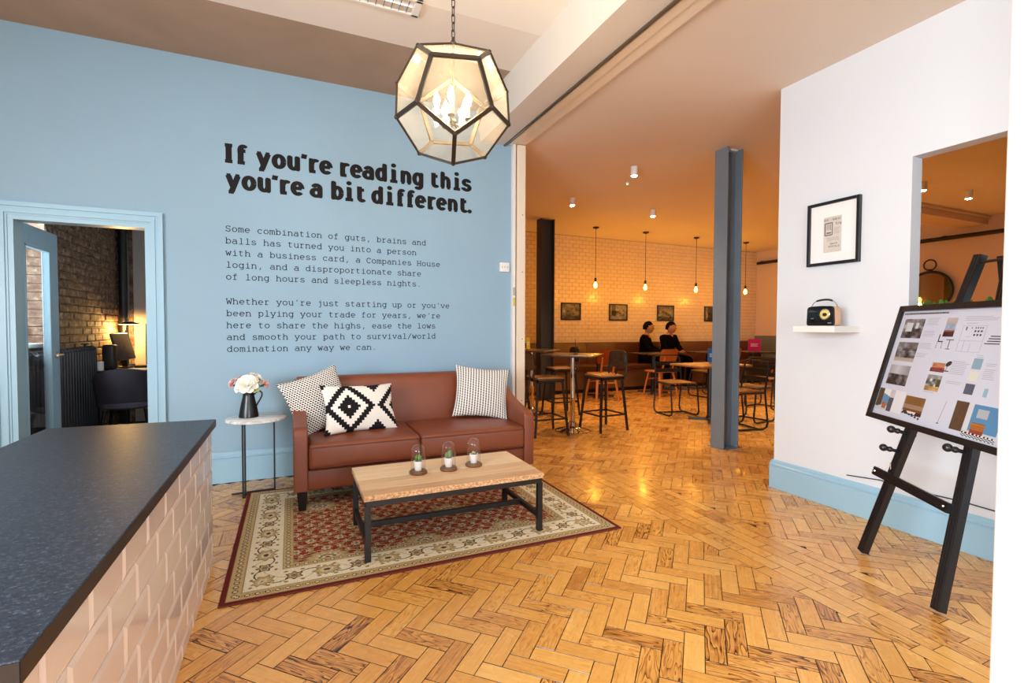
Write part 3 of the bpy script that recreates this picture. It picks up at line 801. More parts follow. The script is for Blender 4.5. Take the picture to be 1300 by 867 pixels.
# office door, standing open into the office
dr = bpy.data.objects.new('door_1', None); COL.objects.link(dr); dr['kind'] = 'structure'; dr.location = (-1.735, 4.50, 0)
bm = fresh()
for lo, hi in (((-.04, 0, .012), (0, .155, 1.95)), ((-.04, .55, .012), (0, .70, 1.95)), ((-.04, .155, 1.80), (0, .55, 1.95)), ((-.04, .155, .012), (0, .55, .28))): add_box(bm, lo, hi, .002)
for lo, hi in (((-.046, .145, .27), (.004, .165, 1.81)), ((-.046, .54, .27), (.004, .56, 1.81)), ((-.046, .145, 1.79), (.004, .56, 1.81)), ((-.046, .145, .27), (.004, .56, .29))): add_box(bm, lo, hi, .003)
obj('door_leaf', bm, M['blue_trim'], dr)
box('door_pane', (-.023, .15, .275), (-.017, .555, 1.805), M['glass'], dr)
for z in (1.72, .25):
    bm = fresh(); add_box(bm, (.0, -.004, z), (.003, .03, z + .1), .001); add_tube(bm, [(.004, -.006, z), (.004, -.006, z + .1)], .006, 8)
    obj('hinge', bm, M['hinge_metal'], dr)
bm = fresh(); add_lathe(bm, [(.026, 0), (.026, .006), (.01, .008), (.01, .04)], 14, mtx=Matrix.Translation((0, .635, .98)) @ Matrix.Rotation(R(90), 4, 'Y')); add_tube(bm, [(.04, .635, .98), (.045, .53, .98)], .009, 8)
obj('door_handle', bm, M['hinge_metal'], dr, smooth=True)

# ================================================================== RECEPTION
import numpy as np
def grid_cloth(name, w, d, nx, ny, colfn, z, m, parent, loc):
    """flat woven sheet; every cell carries its own thread colour (numpy colour function of x, y in metres)"""
    xs = np.linspace(0, w, nx + 1); ys = np.linspace(0, d, ny + 1)
    X, Y = np.meshgrid(xs, ys); co = np.stack([X.ravel(), Y.ravel(), np.full(X.size, z)], 1)
    i = np.arange(nx)[None, :] + (nx + 1) * np.arange(ny)[:, None]; i = i.ravel()
    F = np.stack([i, i + 1, i + nx + 2, i + nx + 1], 1)
    me = bpy.data.meshes.new(name); me.vertices.add(len(co)); me.vertices.foreach_set('co', co.astype('f').ravel())
    me.loops.add(F.size); me.loops.foreach_set('vertex_index', F.astype('i').ravel())
    me.polygons.add(len(F)); me.polygons.foreach_set('loop_start', (np.arange(len(F)) * 4).astype('i'))
    me.update(calc_edges=True); me.validate()
    cx, cy = np.meshgrid((xs[1:] + xs[:-1]) / 2, (ys[1:] + ys[:-1]) / 2)
    c = colfn(cx, cy).reshape(-1, 3) / 255.0
    c = np.where(c <= 0.04, c / 12.92, ((c + 0.055) / 1.055) ** 2.4)
    c4 = np.concatenate([c, np.ones((len(c), 1))], 1)
    ca = me.color_attributes.new('Col', 'FLOAT_COLOR', 'CORNER'); ca.data.foreach_set('color', np.repeat(c4, 4, axis=0).astype('f').ravel())
    me.materials.append(m); o = bpy.data.objects.new(name, me); COL.objects.link(o); o.parent = parent; o.location = loc
    return o
# ---- rug
RW, RD = 2.11, 1.60
def rug_cols(x, y):
    rs = np.random.RandomState(4)
    C = np.zeros(x.shape + (3,))
    red, dred, gold, olive, ivory, cream, slate, brown = [np.array(c, float) for c in ((142, 54, 44), (112, 42, 36), (190, 164, 118), (156, 138, 94), (228, 218, 190), (214, 200, 166), (112, 112, 100), (96, 70, 42))]
    d = np.minimum(np.minimum(x, RW - x), np.minimum(y, RD - y))
    C[:] = red
    def setc(mask, col): C[mask] = col
    def lattice(px, py, ox=0, oy=0, stag=True):
        j = np.floor((y - oy) / py); xx = x - ox + (j % 2) * px / 2 * (1 if stag else 0)
        u = (xx / px) % 1 * px - px / 2; v = ((y - oy) / py) % 1 * py - py / 2
        return np.hypot(u, v), np.arctan2(v, u), u, v
    # field
    r, t, u, v = lattice(.155, .12)
    setc(np.abs(np.hypot(u / .075, v / .058) - 1) < .08, olive); setc(np.abs(np.sin(x * 41) * .012 + ((y / .06) % 1 - .5) * .06) < .003, gold)
    r2, t2, u2, v2 = lattice(.078, .06, .02, .03)
    setc(r2 < .012 * (1 + .35 * np.cos(5 * t2)), cream); setc(r2 < .006, olive)
    setc(r < .025 * (1 + .25 * np.cos(6 * t)), gold); setc(r < .017 * (1 + .25 * np.cos(6 * t)), cream); setc(r < .011, slate)
    r3, t3, u3, v3 = lattice(.52, .40, .20, .10)
    k3 = np.hypot(u3 / .105, v3 / .085) * (1 + .08 * np.cos(12 * t3))
    setc(k3 < 1.0, olive); setc(k3 < .9, gold); setc((k3 < .62) & (np.cos(10 * t3) > -.2), cream); setc(k3 < .42, slate); setc(k3 < .28, cream); setc(k3 < .14, red)
    sp = rs.rand(*x.shape); setc((sp > .975) & (d > .3), cream); setc((sp < .07) & (d > .3), dred)
    # guard stripes and the ivory border
    def guard(lo, hi):
        m_ = (d >= lo) & (d < hi); C[m_] = gold
        s = np.where(np.minimum(x, RW - x) < np.minimum(y, RD - y), y, x); q = (s / .042) % 1 - .5; w = (d - (lo + hi) / 2)
        rr = np.hypot(q * .042, w); C[m_ & (rr < .013)] = brown; C[m_ & (rr < .008)] = cream
        C[m_ & (np.abs(q) > .40) & (np.abs(w) < .010)] = olive
        C[m_ & ((np.abs(d - lo) < .006) | (np.abs(d - hi) < .006))] = olive
    m_ = (d >= .085) & (d < .245); C[m_] = ivory
    side = np.minimum(x, RW - x) < np.minimum(y, RD - y)
    s = np.where(side, y, x); w = d - .165
    vine = w - .042 * np.sin(s * 2 * np.pi / .30); C[m_ & (np.abs(vine) < .004)] = brown
    vine2 = w + .035 * np.sin(s * 2 * np.pi / .30 + .8) + .01 * np.sin(s * 60); C[m_ & (np.abs(vine2) < .0028)] = gold
    q = ((s / .30) % 1 - .5) * .30; th = np.arctan2(w, q)
    k = np.hypot(q / .062, w / .046) * (1 + .14 * np.cos(9 * th)); C[m_ & (k < 1)] = olive; C[m_ & (k < .8)] = gold; C[m_ & (k < .5)] = cream; C[m_ & (k < .28)] = brown
    q = (((s + .15) / .30) % 1 - .5) * .30; th = np.arctan2(w, q)
    k = np.hypot(q / .036, w / .034) * (1 + .2 * np.cos(6 * th)); C[m_ & (k < 1)] = brown; C[m_ & (k < .75)] = gold; C[m_ & (k < .4)] = slate
    q = ((s / .075) % 1 - .5) * .075; ww = np.abs(w) - .052; rr = np.hypot(q, ww * 1.4); C[m_ & (rr < .011)] = olive; C[m_ & (rr < .005)] = np.array([150, 70, 50.])
    guard(.020, .085); guard(.245, .300)
    C[d < .02] = np.array([104, 38, 32.])
    C *= (.93 + .14 * rs.rand(*x.shape))[..., None]
    return np.clip(C, 0, 255)
rl = (-.298, 2.425, 0)
rug = thing('rug', 'oriental rug with dark red field and ivory floral border under the coffee table', 'rug', rl)
grid_cloth('rug_pile', RW, RD, 600, 455, rug_cols, .0085, M['rug_pile'], rug, (0, 0, 0))
bm = fresh(); add_box(bm, (-.004, -.004, .0005), (RW + .004, RD + .004, .008), .003); obj('rug_backing', bm, M['rug_edge'], rug)

# ---- counter
cl = Vector((-.69, 1.89, 0)); ct = thing('reception_counter', 'low reception counter with dark speckled worktop and cream tiled front', 'counter', cl)
box('carcass', (-1.0, .925, 0), (-.379, 2.855, .713), M['grout'], ct).location = -cl
bm = fresh(); add_prism(bm, [(-1.03, .905), (-.352, .90), (-.352, 2.862), (-1.02, 2.897)], 'z', .713, .75, .0015); obj('worktop', bm, M['worktop'], ct).location = -cl
bm = fresh(); bar(bm, (-.3515, .90, .7315), (-.3515, 2.862, .7315), .002, .033); bar(bm, (-1.03, .9035, .7315), (-.352, .899, .7315), .002, .033)
o = obj('edge_strip', bm, mat('dark_brown_laminate_edge', (44, 36, 34), .4), ct); o.location = -cl; o['label'] = 'dark brown laminate edge'
rows = [(0, .068)] + [(.070 + .1075 * k, .070 + .1075 * k + .1055) for k in range(6)]
trnd = random.Random(2)
for rI, (za, zb) in enumerate(rows):
    y = .925 - (.106 if rI % 2 == 0 else 0.0) - .018
    while y < 2.855:
        a, b = max(.925, y + .001), min(2.856, y + .2125 - .001)
        if b - a > .01:
            bm = fresh(); e = .012; t = .008
            ea = e if a > .926 else .004; eb = e if b < 2.855 else .004
            jx = trnd.uniform(-.0004, .0006); k = [trnd.uniform(-.0004, .0004) for _ in range(4)]
            vs = [bm.verts.new(c) for c in ((-.379, a, za), (-.379, b, za), (-.379, b, zb), (-.379, a, zb), (-.3745, a, za), (-.3745, b, za), (-.3745, b, zb), (-.3745, a, zb),
                  (-.370 + jx + k[0], a + ea, za + min(e, .4 * (zb - za))), (-.370 + jx + k[1], b - eb, za + min(e, .4 * (zb - za))), (-.370 + jx + k[2], b - eb, zb - e), (-.370 + jx + k[3], a + ea, zb - e))]
            for f in ((8, 9, 10, 11), (4, 5, 9, 8), (5, 6, 10, 9), (6, 7, 11, 10), (7, 4, 8, 11), (0, 1, 5, 4), (1, 2, 6, 5), (2, 3, 7, 6), (3, 0, 4, 7)): bm.faces.new([vs[i] for i in f])
            obj('tile', bm, M['tile'], ct).location = -cl
        y += .2125

# ---- sofa
sl = Vector((.868, 3.85, 0)); sofa = thing('sofa', 'brown leather two-seat sofa with dark tapered legs against the blue wall', 'sofa', sl)
SP = []
def spart(name, bm, m, smooth=40): o = obj(name, bm, m, sofa, smooth=smooth); o.location = -sl; return o
bm = fresh(); add_box(bm, (.075, 3.475, .135), (1.665, 4.22, .272), .014, seg=3); spart('base_frame', bm, M['leather'])
def puffy(bm, lo, hi, crown=.02, bev=.03):
    add_box(bm, lo, hi, bev, seg=4)
    bmesh.ops.subdivide_edges(bm, edges=[e for e in bm.edges if e.calc_length() > .1], cuts=5, use_grid_fill=True)
    cx, cy, cz = [(a + b) / 2 for a, b in zip(lo, hi)]; hx, hy, hz_ = [(b - a) / 2 for a, b in zip(lo, hi)]
    for v in bm.verts:
        a = max(0, 1 - ((v.co.x - cx) / hx) ** 2); b = max(0, 1 - ((v.co.y - cy) / hy) ** 2); c = max(0, 1 - ((v.co.z - cz) / hz_) ** 2)
        if v.co.z > cz: v.co.z += crown * (a * b) ** .6
        v.co.y += (-1 if v.co.y < cy else 1) * crown * .5 * (a * c) ** .6
def piping(bm, x0, x1, y0, y1, z, r=.005):
    k = .03; pts = []
    for cx, cy, a0 in ((x1 - k, y1 - k, 0), (x0 + k, y1 - k, 90), (x0 + k, y0 + k, 180), (x1 - k, y0 + k, 270)):
        for q in range(5): a = R(a0 + q * 22.5); pts.append((cx + k * math.cos(a), cy + k * math.sin(a), z))
    add_tube(bm, pts, r, 6, closed=True)
for x0, x1 in ((.094, .832), (.835, 1.648)):
    bm = fresh(); puffy(bm, (x0, 3.435, .277), (x1, 4.02, .447), .022, .026); o = spart('seat_cushion', bm, M['leather'], 60)
    bm = fresh(); piping(bm, x0 + .002, x1 - .002, 3.427, 4.018, .428, .0035); piping(bm, x0 + .002, x1 - .002, 3.427, 4.018, .296, .0035); obj('piping', bm, M['piping'], o, smooth=True)
# arms: side profile swept through the arm's thickness
arm = [(3.452, .14), (3.446, .50), (3.452, .535), (3.47, .553), (3.50, .560), (3.60, .572), (3.72, .598), (3.84, .64), (3.95, .695), (4.06, .752), (4.14, .788), (4.20, .80), (4.235, .79), (4.25, .76), (4.25, .14)]
for x0, x1 in ((.003, .092), (1.650, 1.735)):
    bm = fresh(); add_prism(bm, arm, 'x', x0, x1, .011, 3); spart('arm', bm, M['leather'], 50)
bm = fresh()
back = [(3.985, .44), (4.02, .62), (4.055, .78), (4.068, .812), (4.09, .826), (4.13, .832), (4.18, .828), (4.215, .81), (4.235, .77), (4.245, .14), (4.10, .14)]
add_prism(bm, back, 'x', .112, 1.628, .014, 3); spart('back_cushion', bm, M['leather'], 50)
for x0, x1 in ((.030, .118), (1.622, 1.708)):
    bm = fresh(); add_prism(bm, [(a + (.018 if a < 4.15 else 0), b - .004) for a, b in back[1:]], 'x', x0, x1, .014, 3); spart('wing', bm, M['leather'], 50)
for x, y in ((.055, 3.50), (1.68, 3.50), (.055, 4.20), (1.68, 4.20)):
    bm = fresh(); s = .033; t = .023; zb = .0105 if y < 4.0 else .0005
    vs = [bm.verts.new(c) for c in [(x + a * t, y + b * t, zb) for a, b in ((-1, -1), (1, -1), (1, 1), (-1, 1))] + [(x + a * s, y + b * s, .145) for a, b in ((-1, -1), (1, -1), (1, 1), (-1, 1))]]
    for f in ((0, 3, 2, 1), (4, 5, 6, 7), (0, 1, 5, 4), (1, 2, 6, 5), (2, 3, 7, 6), (3, 0, 4, 7)): bm.faces.new([vs[i] for i in f])
    spart('leg', bm, M['black_wood'], False)

# ---- cushions
def cushion(name, label, w, h, t, fn, nx, ny, loc, rot, group=None):
    """pillow: two bulged sheets sharing an edge, one woven colour per cell"""
    bm = fresh(); rows = {}
    def P(i, j, s):
        a, b = 2 * i / nx - 1, 2 * j / ny - 1
        x = w / 2 * a * (1 - .10 * (1 - b * b) * abs(a) ** 3); z = h / 2 * b * (1 - .10 * (1 - a * a) * abs(b) ** 3)
        f = (max(0, 1 - a * a) * max(0, 1 - b * b)) ** .42
        wr = .006 * math.sin(5 * a + 3 * b) * math.sin(4 * b - 2 * a) * (1 - f)
        return (x, -s * t / 2 * f + wr * s * .5, z)
    side = {}
    for s in (1, -1):
        for j in range(ny + 1):
            for i in range(nx + 1):
                if s == -1 and (i in (0, nx) or j in (0, ny)): side[(s, i, j)] = side[(1, i, j)]
                else: side[(s, i, j)] = bm.verts.new(P(i, j, s))
    cols = []
    for s in (1, -1):
        for j in range(ny):
            for i in range(nx):
                q = [side[(s, i, j)], side[(s, i + 1, j)], side[(s, i + 1, j + 1)], side[(s, i, j + 1)]]
                bm.faces.new(q if s == 1 else q[::-1]); cols.append(srgb(*fn(i, j)))
    me = mesh_of(name, bm, M['fabric_print'], recalc=False)
    me.polygons.foreach_set('use_smooth', [True] * len(me.polygons))
    ca = me.color_attributes.new('Col', 'FLOAT_COLOR', 'CORNER'); ca.data.foreach_set('color', [x for c in cols for x in list(c) * 4])
    o = bpy.data.objects.new(name, me); COL.objects.link(o); o.location = loc; o.rotation_euler = rot
    return tag(o, label, 'cushion', group)
BK, WH = (24, 22, 24), (232, 226, 218)
def stripe_v(i, j):      # white stripes beside stripes of black ticks
    if i % 4 < 2: return WH
    return BK if (j + (i // 4)) % 4 < 2 else (176, 170, 164)
def hound(i, j):
    r = j % 3
    if r < 1: return WH
    return BK if (i + (j // 3) * 2) % 4 < 2 + (r == 1) else WH
def diamonds(i, j):
    P = 22; i, j = i // 2, j // 2
    d = abs(((i - 9 + 11) % P) - 11) + abs(((j - 9 + 11) % P) - 11)
    e = abs(((i - 9) % P) - 11) + abs(((j - 9) % P) - 11)
    if d <= 0: return WH
    if d <= 4: return BK
    if d <= 7: return WH
    if d <= 10 and e > 4: return BK
    if e <= 1: return WH
    if e <= 5: return BK
    return WH
GC = 'cushions on the sofa'
cushion('cushion', 'fine black and white houndstooth cushion, half hidden at the left end of the sofa', .44, .44, .13, hound, 88, 88, (.175, 3.87, .668), Euler((R(-18), R(-17), R(16)), 'XYZ'), GC)
cushion('cushion', 'oblong cushion with bold black and white stepped diamonds, left half of the sofa', .55, .37, .12, diamonds, 60, 38, (.455, 3.735, .622), Euler((R(-24), R(2), R(14)), 'XYZ'), GC)
cushion('cushion', 'square white cushion with rows of black ticks at the right end of the sofa', .47, .44, .13, stripe_v, 84, 84, (1.455, 3.875, .668), Euler((R(-18), R(6), R(-12)), 'XYZ'), GC)

# ---- coffee table
tl = Vector((.843, 2.84, .009)); tb = thing('coffee_table', 'low coffee table with pale pine plank top and black steel frame on the rug', 'table', tl)
X0, X1, Y0, Y1 = .328, 1.357, 2.565, 3.125
for k in range(6):
    bm = fresh(); a = Y0 + (Y1 - Y0) * k / 6; add_box(bm, (X0, a + .0004, .326), (X1, a + (Y1 - Y0) / 6 - .0004, .356), .0012)
    me = mesh_of('top_plank', bm, M['table_wood']); wood_uv(me, 'x', seed=30 + k); o = obj('top_plank', me, None, tb); o.location = -tl
bm = fresh(); s = .03
for a, b in (((X0 + .01, Y0 + .02), (X1 - .01, Y0 + .02)), ((X0 + .01, Y1 - .02), (X1 - .01, Y1 - .02))): add_box(bm, (a[0], a[1] - s / 2, .296), (b[0], a[1] + s / 2, .3255), .001)
for x in (X0 + .02, X1 - .02): add_box(bm, (x - s / 2, Y0 + .02, .296), (x + s / 2, Y1 - .02, .3255), .001)
obj('top_rail', bm, M['black_metal'], tb).location = -tl
for x in (X0 + .02, X1 - .02):
    for y in (Y0 + .02, Y1 - .02):
        bm = fresh(); add_box(bm, (x - s / 2, y - s / 2, .010), (x + s / 2, y + s / 2, .30), .001); obj('leg', bm, M['black_metal'], tb).location = -tl
    bm = fresh(); add_box(bm, (x - .012, Y0 + .03, .085), (x + .012, Y1 - .03, .115), .001); obj('end_rail', bm, M['black_metal'], tb).location = -tl
bm = fresh(); add_box(bm, (X0 + .03, 2.833, .085), (X1 - .03, 2.858, .115), .001); obj('centre_rail', bm, M['black_metal'], tb).location = -tl

# ---- glass cloches with potted plants
ctop = .3567
def cloche(x, y, lab):
    t = thing('glass_cloche', lab, 'cloche', (x, y, ctop), 0, 'three glass cloches on the coffee table')
    bm = fresh(); add_lathe(bm, [(.050, 0), (.052, .003), (.052, .012), (.046, .019), (.001, .019)], 32)
    me = mesh_of('cloche_base', bm, M['cloche_wood'], 40); wood_uv(me, 'x'); obj('cloche_base', me, None, t)
    prof = [(.042, .0195), (.042, .13)] + [(.042 * math.cos(R(a)), .13 + .042 * math.sin(R(a))) for a in (12, 24, 36, 48, 60, 72, 82)] + [(.001, .172)]
    bm = fresh(); add_lathe(bm, prof, 32, cap=False); obj('glass_dome', bm, M['cloche_glass'], t, smooth=True)
    return t
def pot(x, y, lab, grp='tiny potted plants in the cloches'):
    t = thing('potted_plant', lab, 'plant', (x, y, ctop + .0195), 0, grp)
    bm = fresh(); add_lathe(bm, [(.019, 0), (.020, .002), (.027, .052), (.0275, .055), (.0245, .055), (.024, .048), (.001, .048)], 28); obj('pot', bm, M['white_ceramic'], t, smooth=True)
    bm = fresh(); add_lathe(bm, [(.0235, .048), (.015, .051), (.001, .0515)], 16); obj('soil', bm, M['soil'], t, smooth=True)
    return t
cloche(.673, 2.85, 'glass dome cloche over the spiky green succulent, leftmost of the three on the table')
cloche(.858, 2.85, 'glass dome cloche over the round ribbed cactus, middle of the three on the table')
cloche(1.026, 2.872, 'glass dome cloche over the small pale cactus, rightmost of the three on the table')
p1 = pot(.673, 2.85, 'spiky bright green succulent in a small white pot under glass')
for k in range(14):
    a = k * 2.4; tilt = .25 + .75 * (k / 14); L = .045 - .012 * (k / 14)
    bm = fresh(); d = Vector((math.cos(a) * math.sin(tilt), math.sin(a) * math.sin(tilt), math.cos(tilt)))
    b = Vector((0, 0, .049)); add_tube(bm, [b, b + d * L * .5, b + d * L * .8 + Vector((0, 0, .003)), b + d * L], [.0045, .005, .003, .0004], 6)
    obj('leaf', bm, M['leaf_bright'] if k < 6 else M['leaf'], p1, smooth=True)
p2 = pot(.858, 2.85, 'round ribbed green cactus with two stems in a small white pot under glass')
for cx, cy, r, h in ((-.010, 0, .0125, .040), (.009, .004, .0145, .052)):
    bm = fresh(); n = 32; rings = []
    for i in range(9):
        ph = PI * i / 8; rr = r * math.sin(ph) ** .7 if 0 < i < 8 else .0002; zz = .046 + h / 2 - h / 2 * math.cos(ph)
        rings.append([bm.verts.new((cx + rr * (1 + .14 * math.cos(8 * 2 * PI * j / n)) * math.cos(2 * PI * j / n), cy + rr * (1 + .14 * math.cos(8 * 2 * PI * j / n)) * math.sin(2 * PI * j / n), zz)) for j in range(n)])
    for a, b in zip(rings, rings[1:]):
        for j in range(n): bm.faces.new((a[j], a[(j + 1) % n], b[(j + 1) % n], b[j]))
    obj('cactus_stem', bm, M['cactus'], p2, smooth=True)
p3 = pot(1.026, 2.872, 'small pale knobbly cactus in a white pot under glass')
for k in range(9):
    a = k * 2.4; r = .011 * math.sqrt(k / 4); bm = fresh(); add_sphere(bm, (r * math.cos(a), r * math.sin(a), .055 + .006 * (1 - k / 9)), .006 + .002 * (k < 2), 10, 7, (1, 1, 1.2))
    obj('cactus_bud', bm, M['cactus_pale'] if k < 5 else M['leaf'], p3, smooth=True)

# ---- side table
sl2 = Vector((-.236, 3.965, 0)); st = thing('side_table', 'small round side table with white marble top on three thin black rods', 'table', sl2)
bm = fresh(); add_lathe(bm, [(.190, .546), (.197, .550), (.197, .562), (.192, .566)], 48); obj('marble_top', bm, M['marble'], st, smooth=40)
for px, py in ((-.322, 3.935), (-.313, 3.998), (-.124, 4.052)):
    bm = fresh(); bar(bm, (px, py, .0005), (px, py, .5455), .011); obj('rod', bm, M['black_metal'], st).location = -sl2
bm = fresh(); bar(bm, (-.404, 4.035, .006), (-.118, 4.052, .006), .014, .011); bar(bm, (-.322, 3.93, .006), (-.312, 4.03, .006), .014, .011); bar(bm, (-.33, 3.94, .54), (-.12, 4.05, .54), .02, .01)
obj('base_bar', bm, M['black_metal'], st).location = -sl2
# ---- jug and flowers
jl = Vector((-.285, 3.985, .5665)); jug = thing('jug', 'matte black enamel jug holding flowers on the marble side table', 'jug', jl)
bm = fresh(); add_lathe(bm, [(.060, 0), (.0645, .003), (.063, .02), (.055, .07), (.045, .115), (.038, .15), (.0365, .165), (.040, .18), (.046, .192), (.0445, .193), (.036, .172), (.034, .15), (.001, .14)], 36)
for v in bm.verts:
    if v.co.z > .172 and v.co.x < 0: v.co.x *= 1 + .35 * (v.co.z - .172) / .02 * max(0, (-v.co.x / .045)) ** 3
obj('body', bm, M['black_enamel'], jug, smooth=60)
bm = fresh(); pts = [(.034, 0, .158), (.045, 0, .172), (.062, 0, .185), (.078, 0, .183), (.088, 0, .170), (.087, 0, .150), (.076, 0, .125), (.060, 0, .098), (.050, 0, .078)]
add_tube(bm, pts, .0058, 8); bmesh.ops.rotate(bm, cent=(0, 0, 0), matrix=Matrix.Rotation(R(-10), 3, 'Z'), verts=bm.verts); obj('handle', bm, M['black_enamel'], jug, smooth=True)
def petal(bm, c, M3, w, h, cup):
    V = []
    for j in range(4):
        for i in range(4):
            a = (i / 3 - .5) * 2; b = j / 3
            x = w * a * math.sin(PI * (.22 + .62 * b)); z = h * b; y = -cup * (b ** 2) + cup * .8 * a * a * .6
            V.append(bm.verts.new(Vector(c) + M3 @ Vector((x, y, z))))
    for j in range(3):
        for i in range(3): bm.faces.new((V[4 * j + i], V[4 * j + i + 1], V[4 * j + i + 5], V[4 * j + i + 4]))
def bloom(bm, c, r, face, layers, rnd):
    q = Vector(face).normalized().to_track_quat('Z', 'Y').to_matrix()
    for k in range(layers):
        n = 4 + k; op = R(8 + 62 * (k / max(1, layers - 1)))
        for j in range(n):
            a = 2 * PI * j / n + k * .7 + rnd.uniform(-.1, .1)
            M3 = q @ Matrix.Rotation(a, 3, 'Z') @ Matrix.Rotation(-op, 3, 'X')
            rr = r * (.62 + .38 * k / layers)
            petal(bm, Vector(c) + q @ Matrix.Rotation(a, 3, 'Z') @ Vector((0, r * .10 * k / layers, -r * .25)), M3, rr * .62, rr * rnd.uniform(.9, 1.05), -rr * .38)
    add_sphere(bm, Vector(c) + q @ Vector((0, 0, 0)), r * .28, 10, 8)
FL = [((-.005, -.05, .060), .070, 'petal_white', 5, 'large white rose at the centre front of the bouquet'),
      ((-.060, -.035, .030), .038, 'petal_white', 4, 'small cream rose low on the left of the bouquet'),
      ((.055, .010, .090), .052, 'petal_white', 5, 'white rose at the upper right of the bouquet'),
      ((-.005, .040, .090), .036, 'petal_white', 4, 'cream rose at the back top of the bouquet'),
      ((-.105, .010, .060), .042, 'petal_pink', 4, 'pale pink rose at the far left of the bouquet'),
      ((.115, -.005, .045), .036, 'petal_pink', 4, 'pink and white rose at the far right of the bouquet'),
      ((-.060, .020, .082), .032, 'petal_coral', 4, 'coral pink rose at the upper left of the bouquet'),
      ((.052, -.035, .066), .024, 'petal_coral', 3, 'small coral bud right of the large white rose'),
      ((.042, -.045, .020), .034, 'petal_lime', 4, 'pale yellow-green rose low on the right, over the jug rim')]
rnd = random.Random(8)
for (dx, dy, dz), r, m_, ly, lab in FL:
    base = jl + Vector((0, 0, .19)); f = thing('rose', lab, 'flower', base, 0, 'roses in the black jug')
    bm = fresh(); bloom(bm, (dx, dy, dz), r, (dx * 6, dy * 6 - .25, .35), ly, rnd); obj('petals', bm, M[m_], f, smooth=60)
    bm = fresh(); add_tube(bm, [(dx * .12, dy * .12, -.045), (dx * .4, dy * .4, dz * .15), (dx * .85, dy * .85, dz - r * .3)], .0022, 6); obj('stem', bm, M['leaf'], f)
    for s in (1, -1):
        bm = fresh(); M3 = Matrix.Rotation(rnd.uniform(0, 6.28), 3, 'Z') @ Matrix.Rotation(R(-65), 3, 'X'); petal(bm, (dx * .8, dy * .8, dz - r * .55), M3, .016, .045, .006); obj('leaf', bm, M['leaf'], f, smooth=True)

# ---- lettering on the wall
def wall_place(x, z, j): return (x, YW - .0006 - j, z)
hd = thing('wall_headline', 'large bold black slab lettering reading the two-line slogan on the blue wall', 'lettering', (.53, YW - .001, 2.28)); hl = -Vector((.53, YW - .001, 2.28))
for tx, x0, zb, w in (("If you're reading this", -.475, 2.484, 2.02), ("you're a bit different.", -.466, 2.286, 2.012)):
    cells = []; pen_text(None, tx, x0, zb, .213, 262, 130, width=w, prop=True, place=wall_place, cells=cells)
    for bm in cells: obj('letter', mesh_of('letter', bm, M['ink'], recalc=False), None, hd).location = hl
CH = .04375
for lab, z0, lines in (('first paragraph of small typewriter lettering under the headline on the blue wall', 1.948, ["Some combination of guts, brains and", "balls has turned you into a person", "with a business card, a Companies House", "login, and a disproportionate share", "of long hours and sleepless nights."]),
                       ('second paragraph of small typewriter lettering, lower on the blue wall above the sofa', 1.388, ["Whether you're just starting up or you've", "been plying your trade for years, we're", "here to share the highs, ease the lows", "and smooth your path to survival/world", "domination any way we can."])):
    t = thing('wall_paragraph', lab, 'lettering', (.4, YW - .001, z0 - .2), 0, 'paragraphs of small lettering'); tlc = -Vector((.4, YW - .001, z0 - .2))
    for k, tx in enumerate(lines):
        bm = fresh(); pen_text(bm, tx, -.461, z0 - .0925 * k, CH / .6, 84, 74, place=wall_place)
        o = obj('text_line', mesh_of('text_line', bm, M['ink_thin'], recalc=False), None, t); o.location = tlc; o['kind'] = 'stuff'
# ---- thermostat
t = thing('wall_switch', 'small white plastic switch box at the right end of the blue wall', 'switch', (1.872, YW, 1.79))
box('switch_body', (-.050, -.028, -.044), (.050, 0, .044), M['white_plastic'], t, .005, 2)
bm = fresh(); add_tube(bm, [(-.018 + .012 * math.cos(a), -.029, .012 * math.sin(a)) for a in (1.9, 2.5, 3.14, 3.8, 4.4)], .0015, 5); add_tube(bm, [(.018 + .012 * math.cos(a), -.029, .012 * math.sin(a)) for a in (-1.2, -.6, 0, .6, 1.2)], .0015, 5); add_tube(bm, [(0 + .004 * math.cos(k), -.029, .004 + .005 * math.sin(k)) for k in (0, 1, 2, 3, 4, 5, 6.2)] + [(.004, -.029, -.008)], .0012, 5)
obj('switch_mark', bm, M['print_mid'], t)
# ---- recessed fluorescent fitting in the ceiling
t = thing('ceiling_light', 'white recessed fluorescent light fitting with metal louvre in the ceiling', 'light', (.30, 3.13, 3.221))
bm = fresh()
for lo, hi in (((-.46, -.085, -.014), (.46, -.062, 0)), ((-.46, .062, -.014), (.46, .085, 0)), ((-.46, -.085, -.014), (-.43, .085, 0)), ((.415, -.085, -.014), (.46, .085, 0))): add_box(bm, lo, hi, .003)
obj('frame', bm, M['white_gloss'], t)
bm = fresh()
for k in range(18): add_box(bm, (-.42 + k * .047, -.062, -.012), (-.416 + k * .047, .062, -.001))
obj('louvre', bm, M['reflector'], t)
bm = fresh(); add_tube(bm, [(-.42, 0, -.005), (.41, 0, -.005)], .004, 8); obj('tube', bm, M['tube_light'], t)
bm = fresh()
for x, y in ((.437, -.073), (.437, .073)): add_lathe(bm, [(.004, -.0155), (.004, -.014)], 8, (x, y, 0))
obj('screw', bm, M['brass'], t)

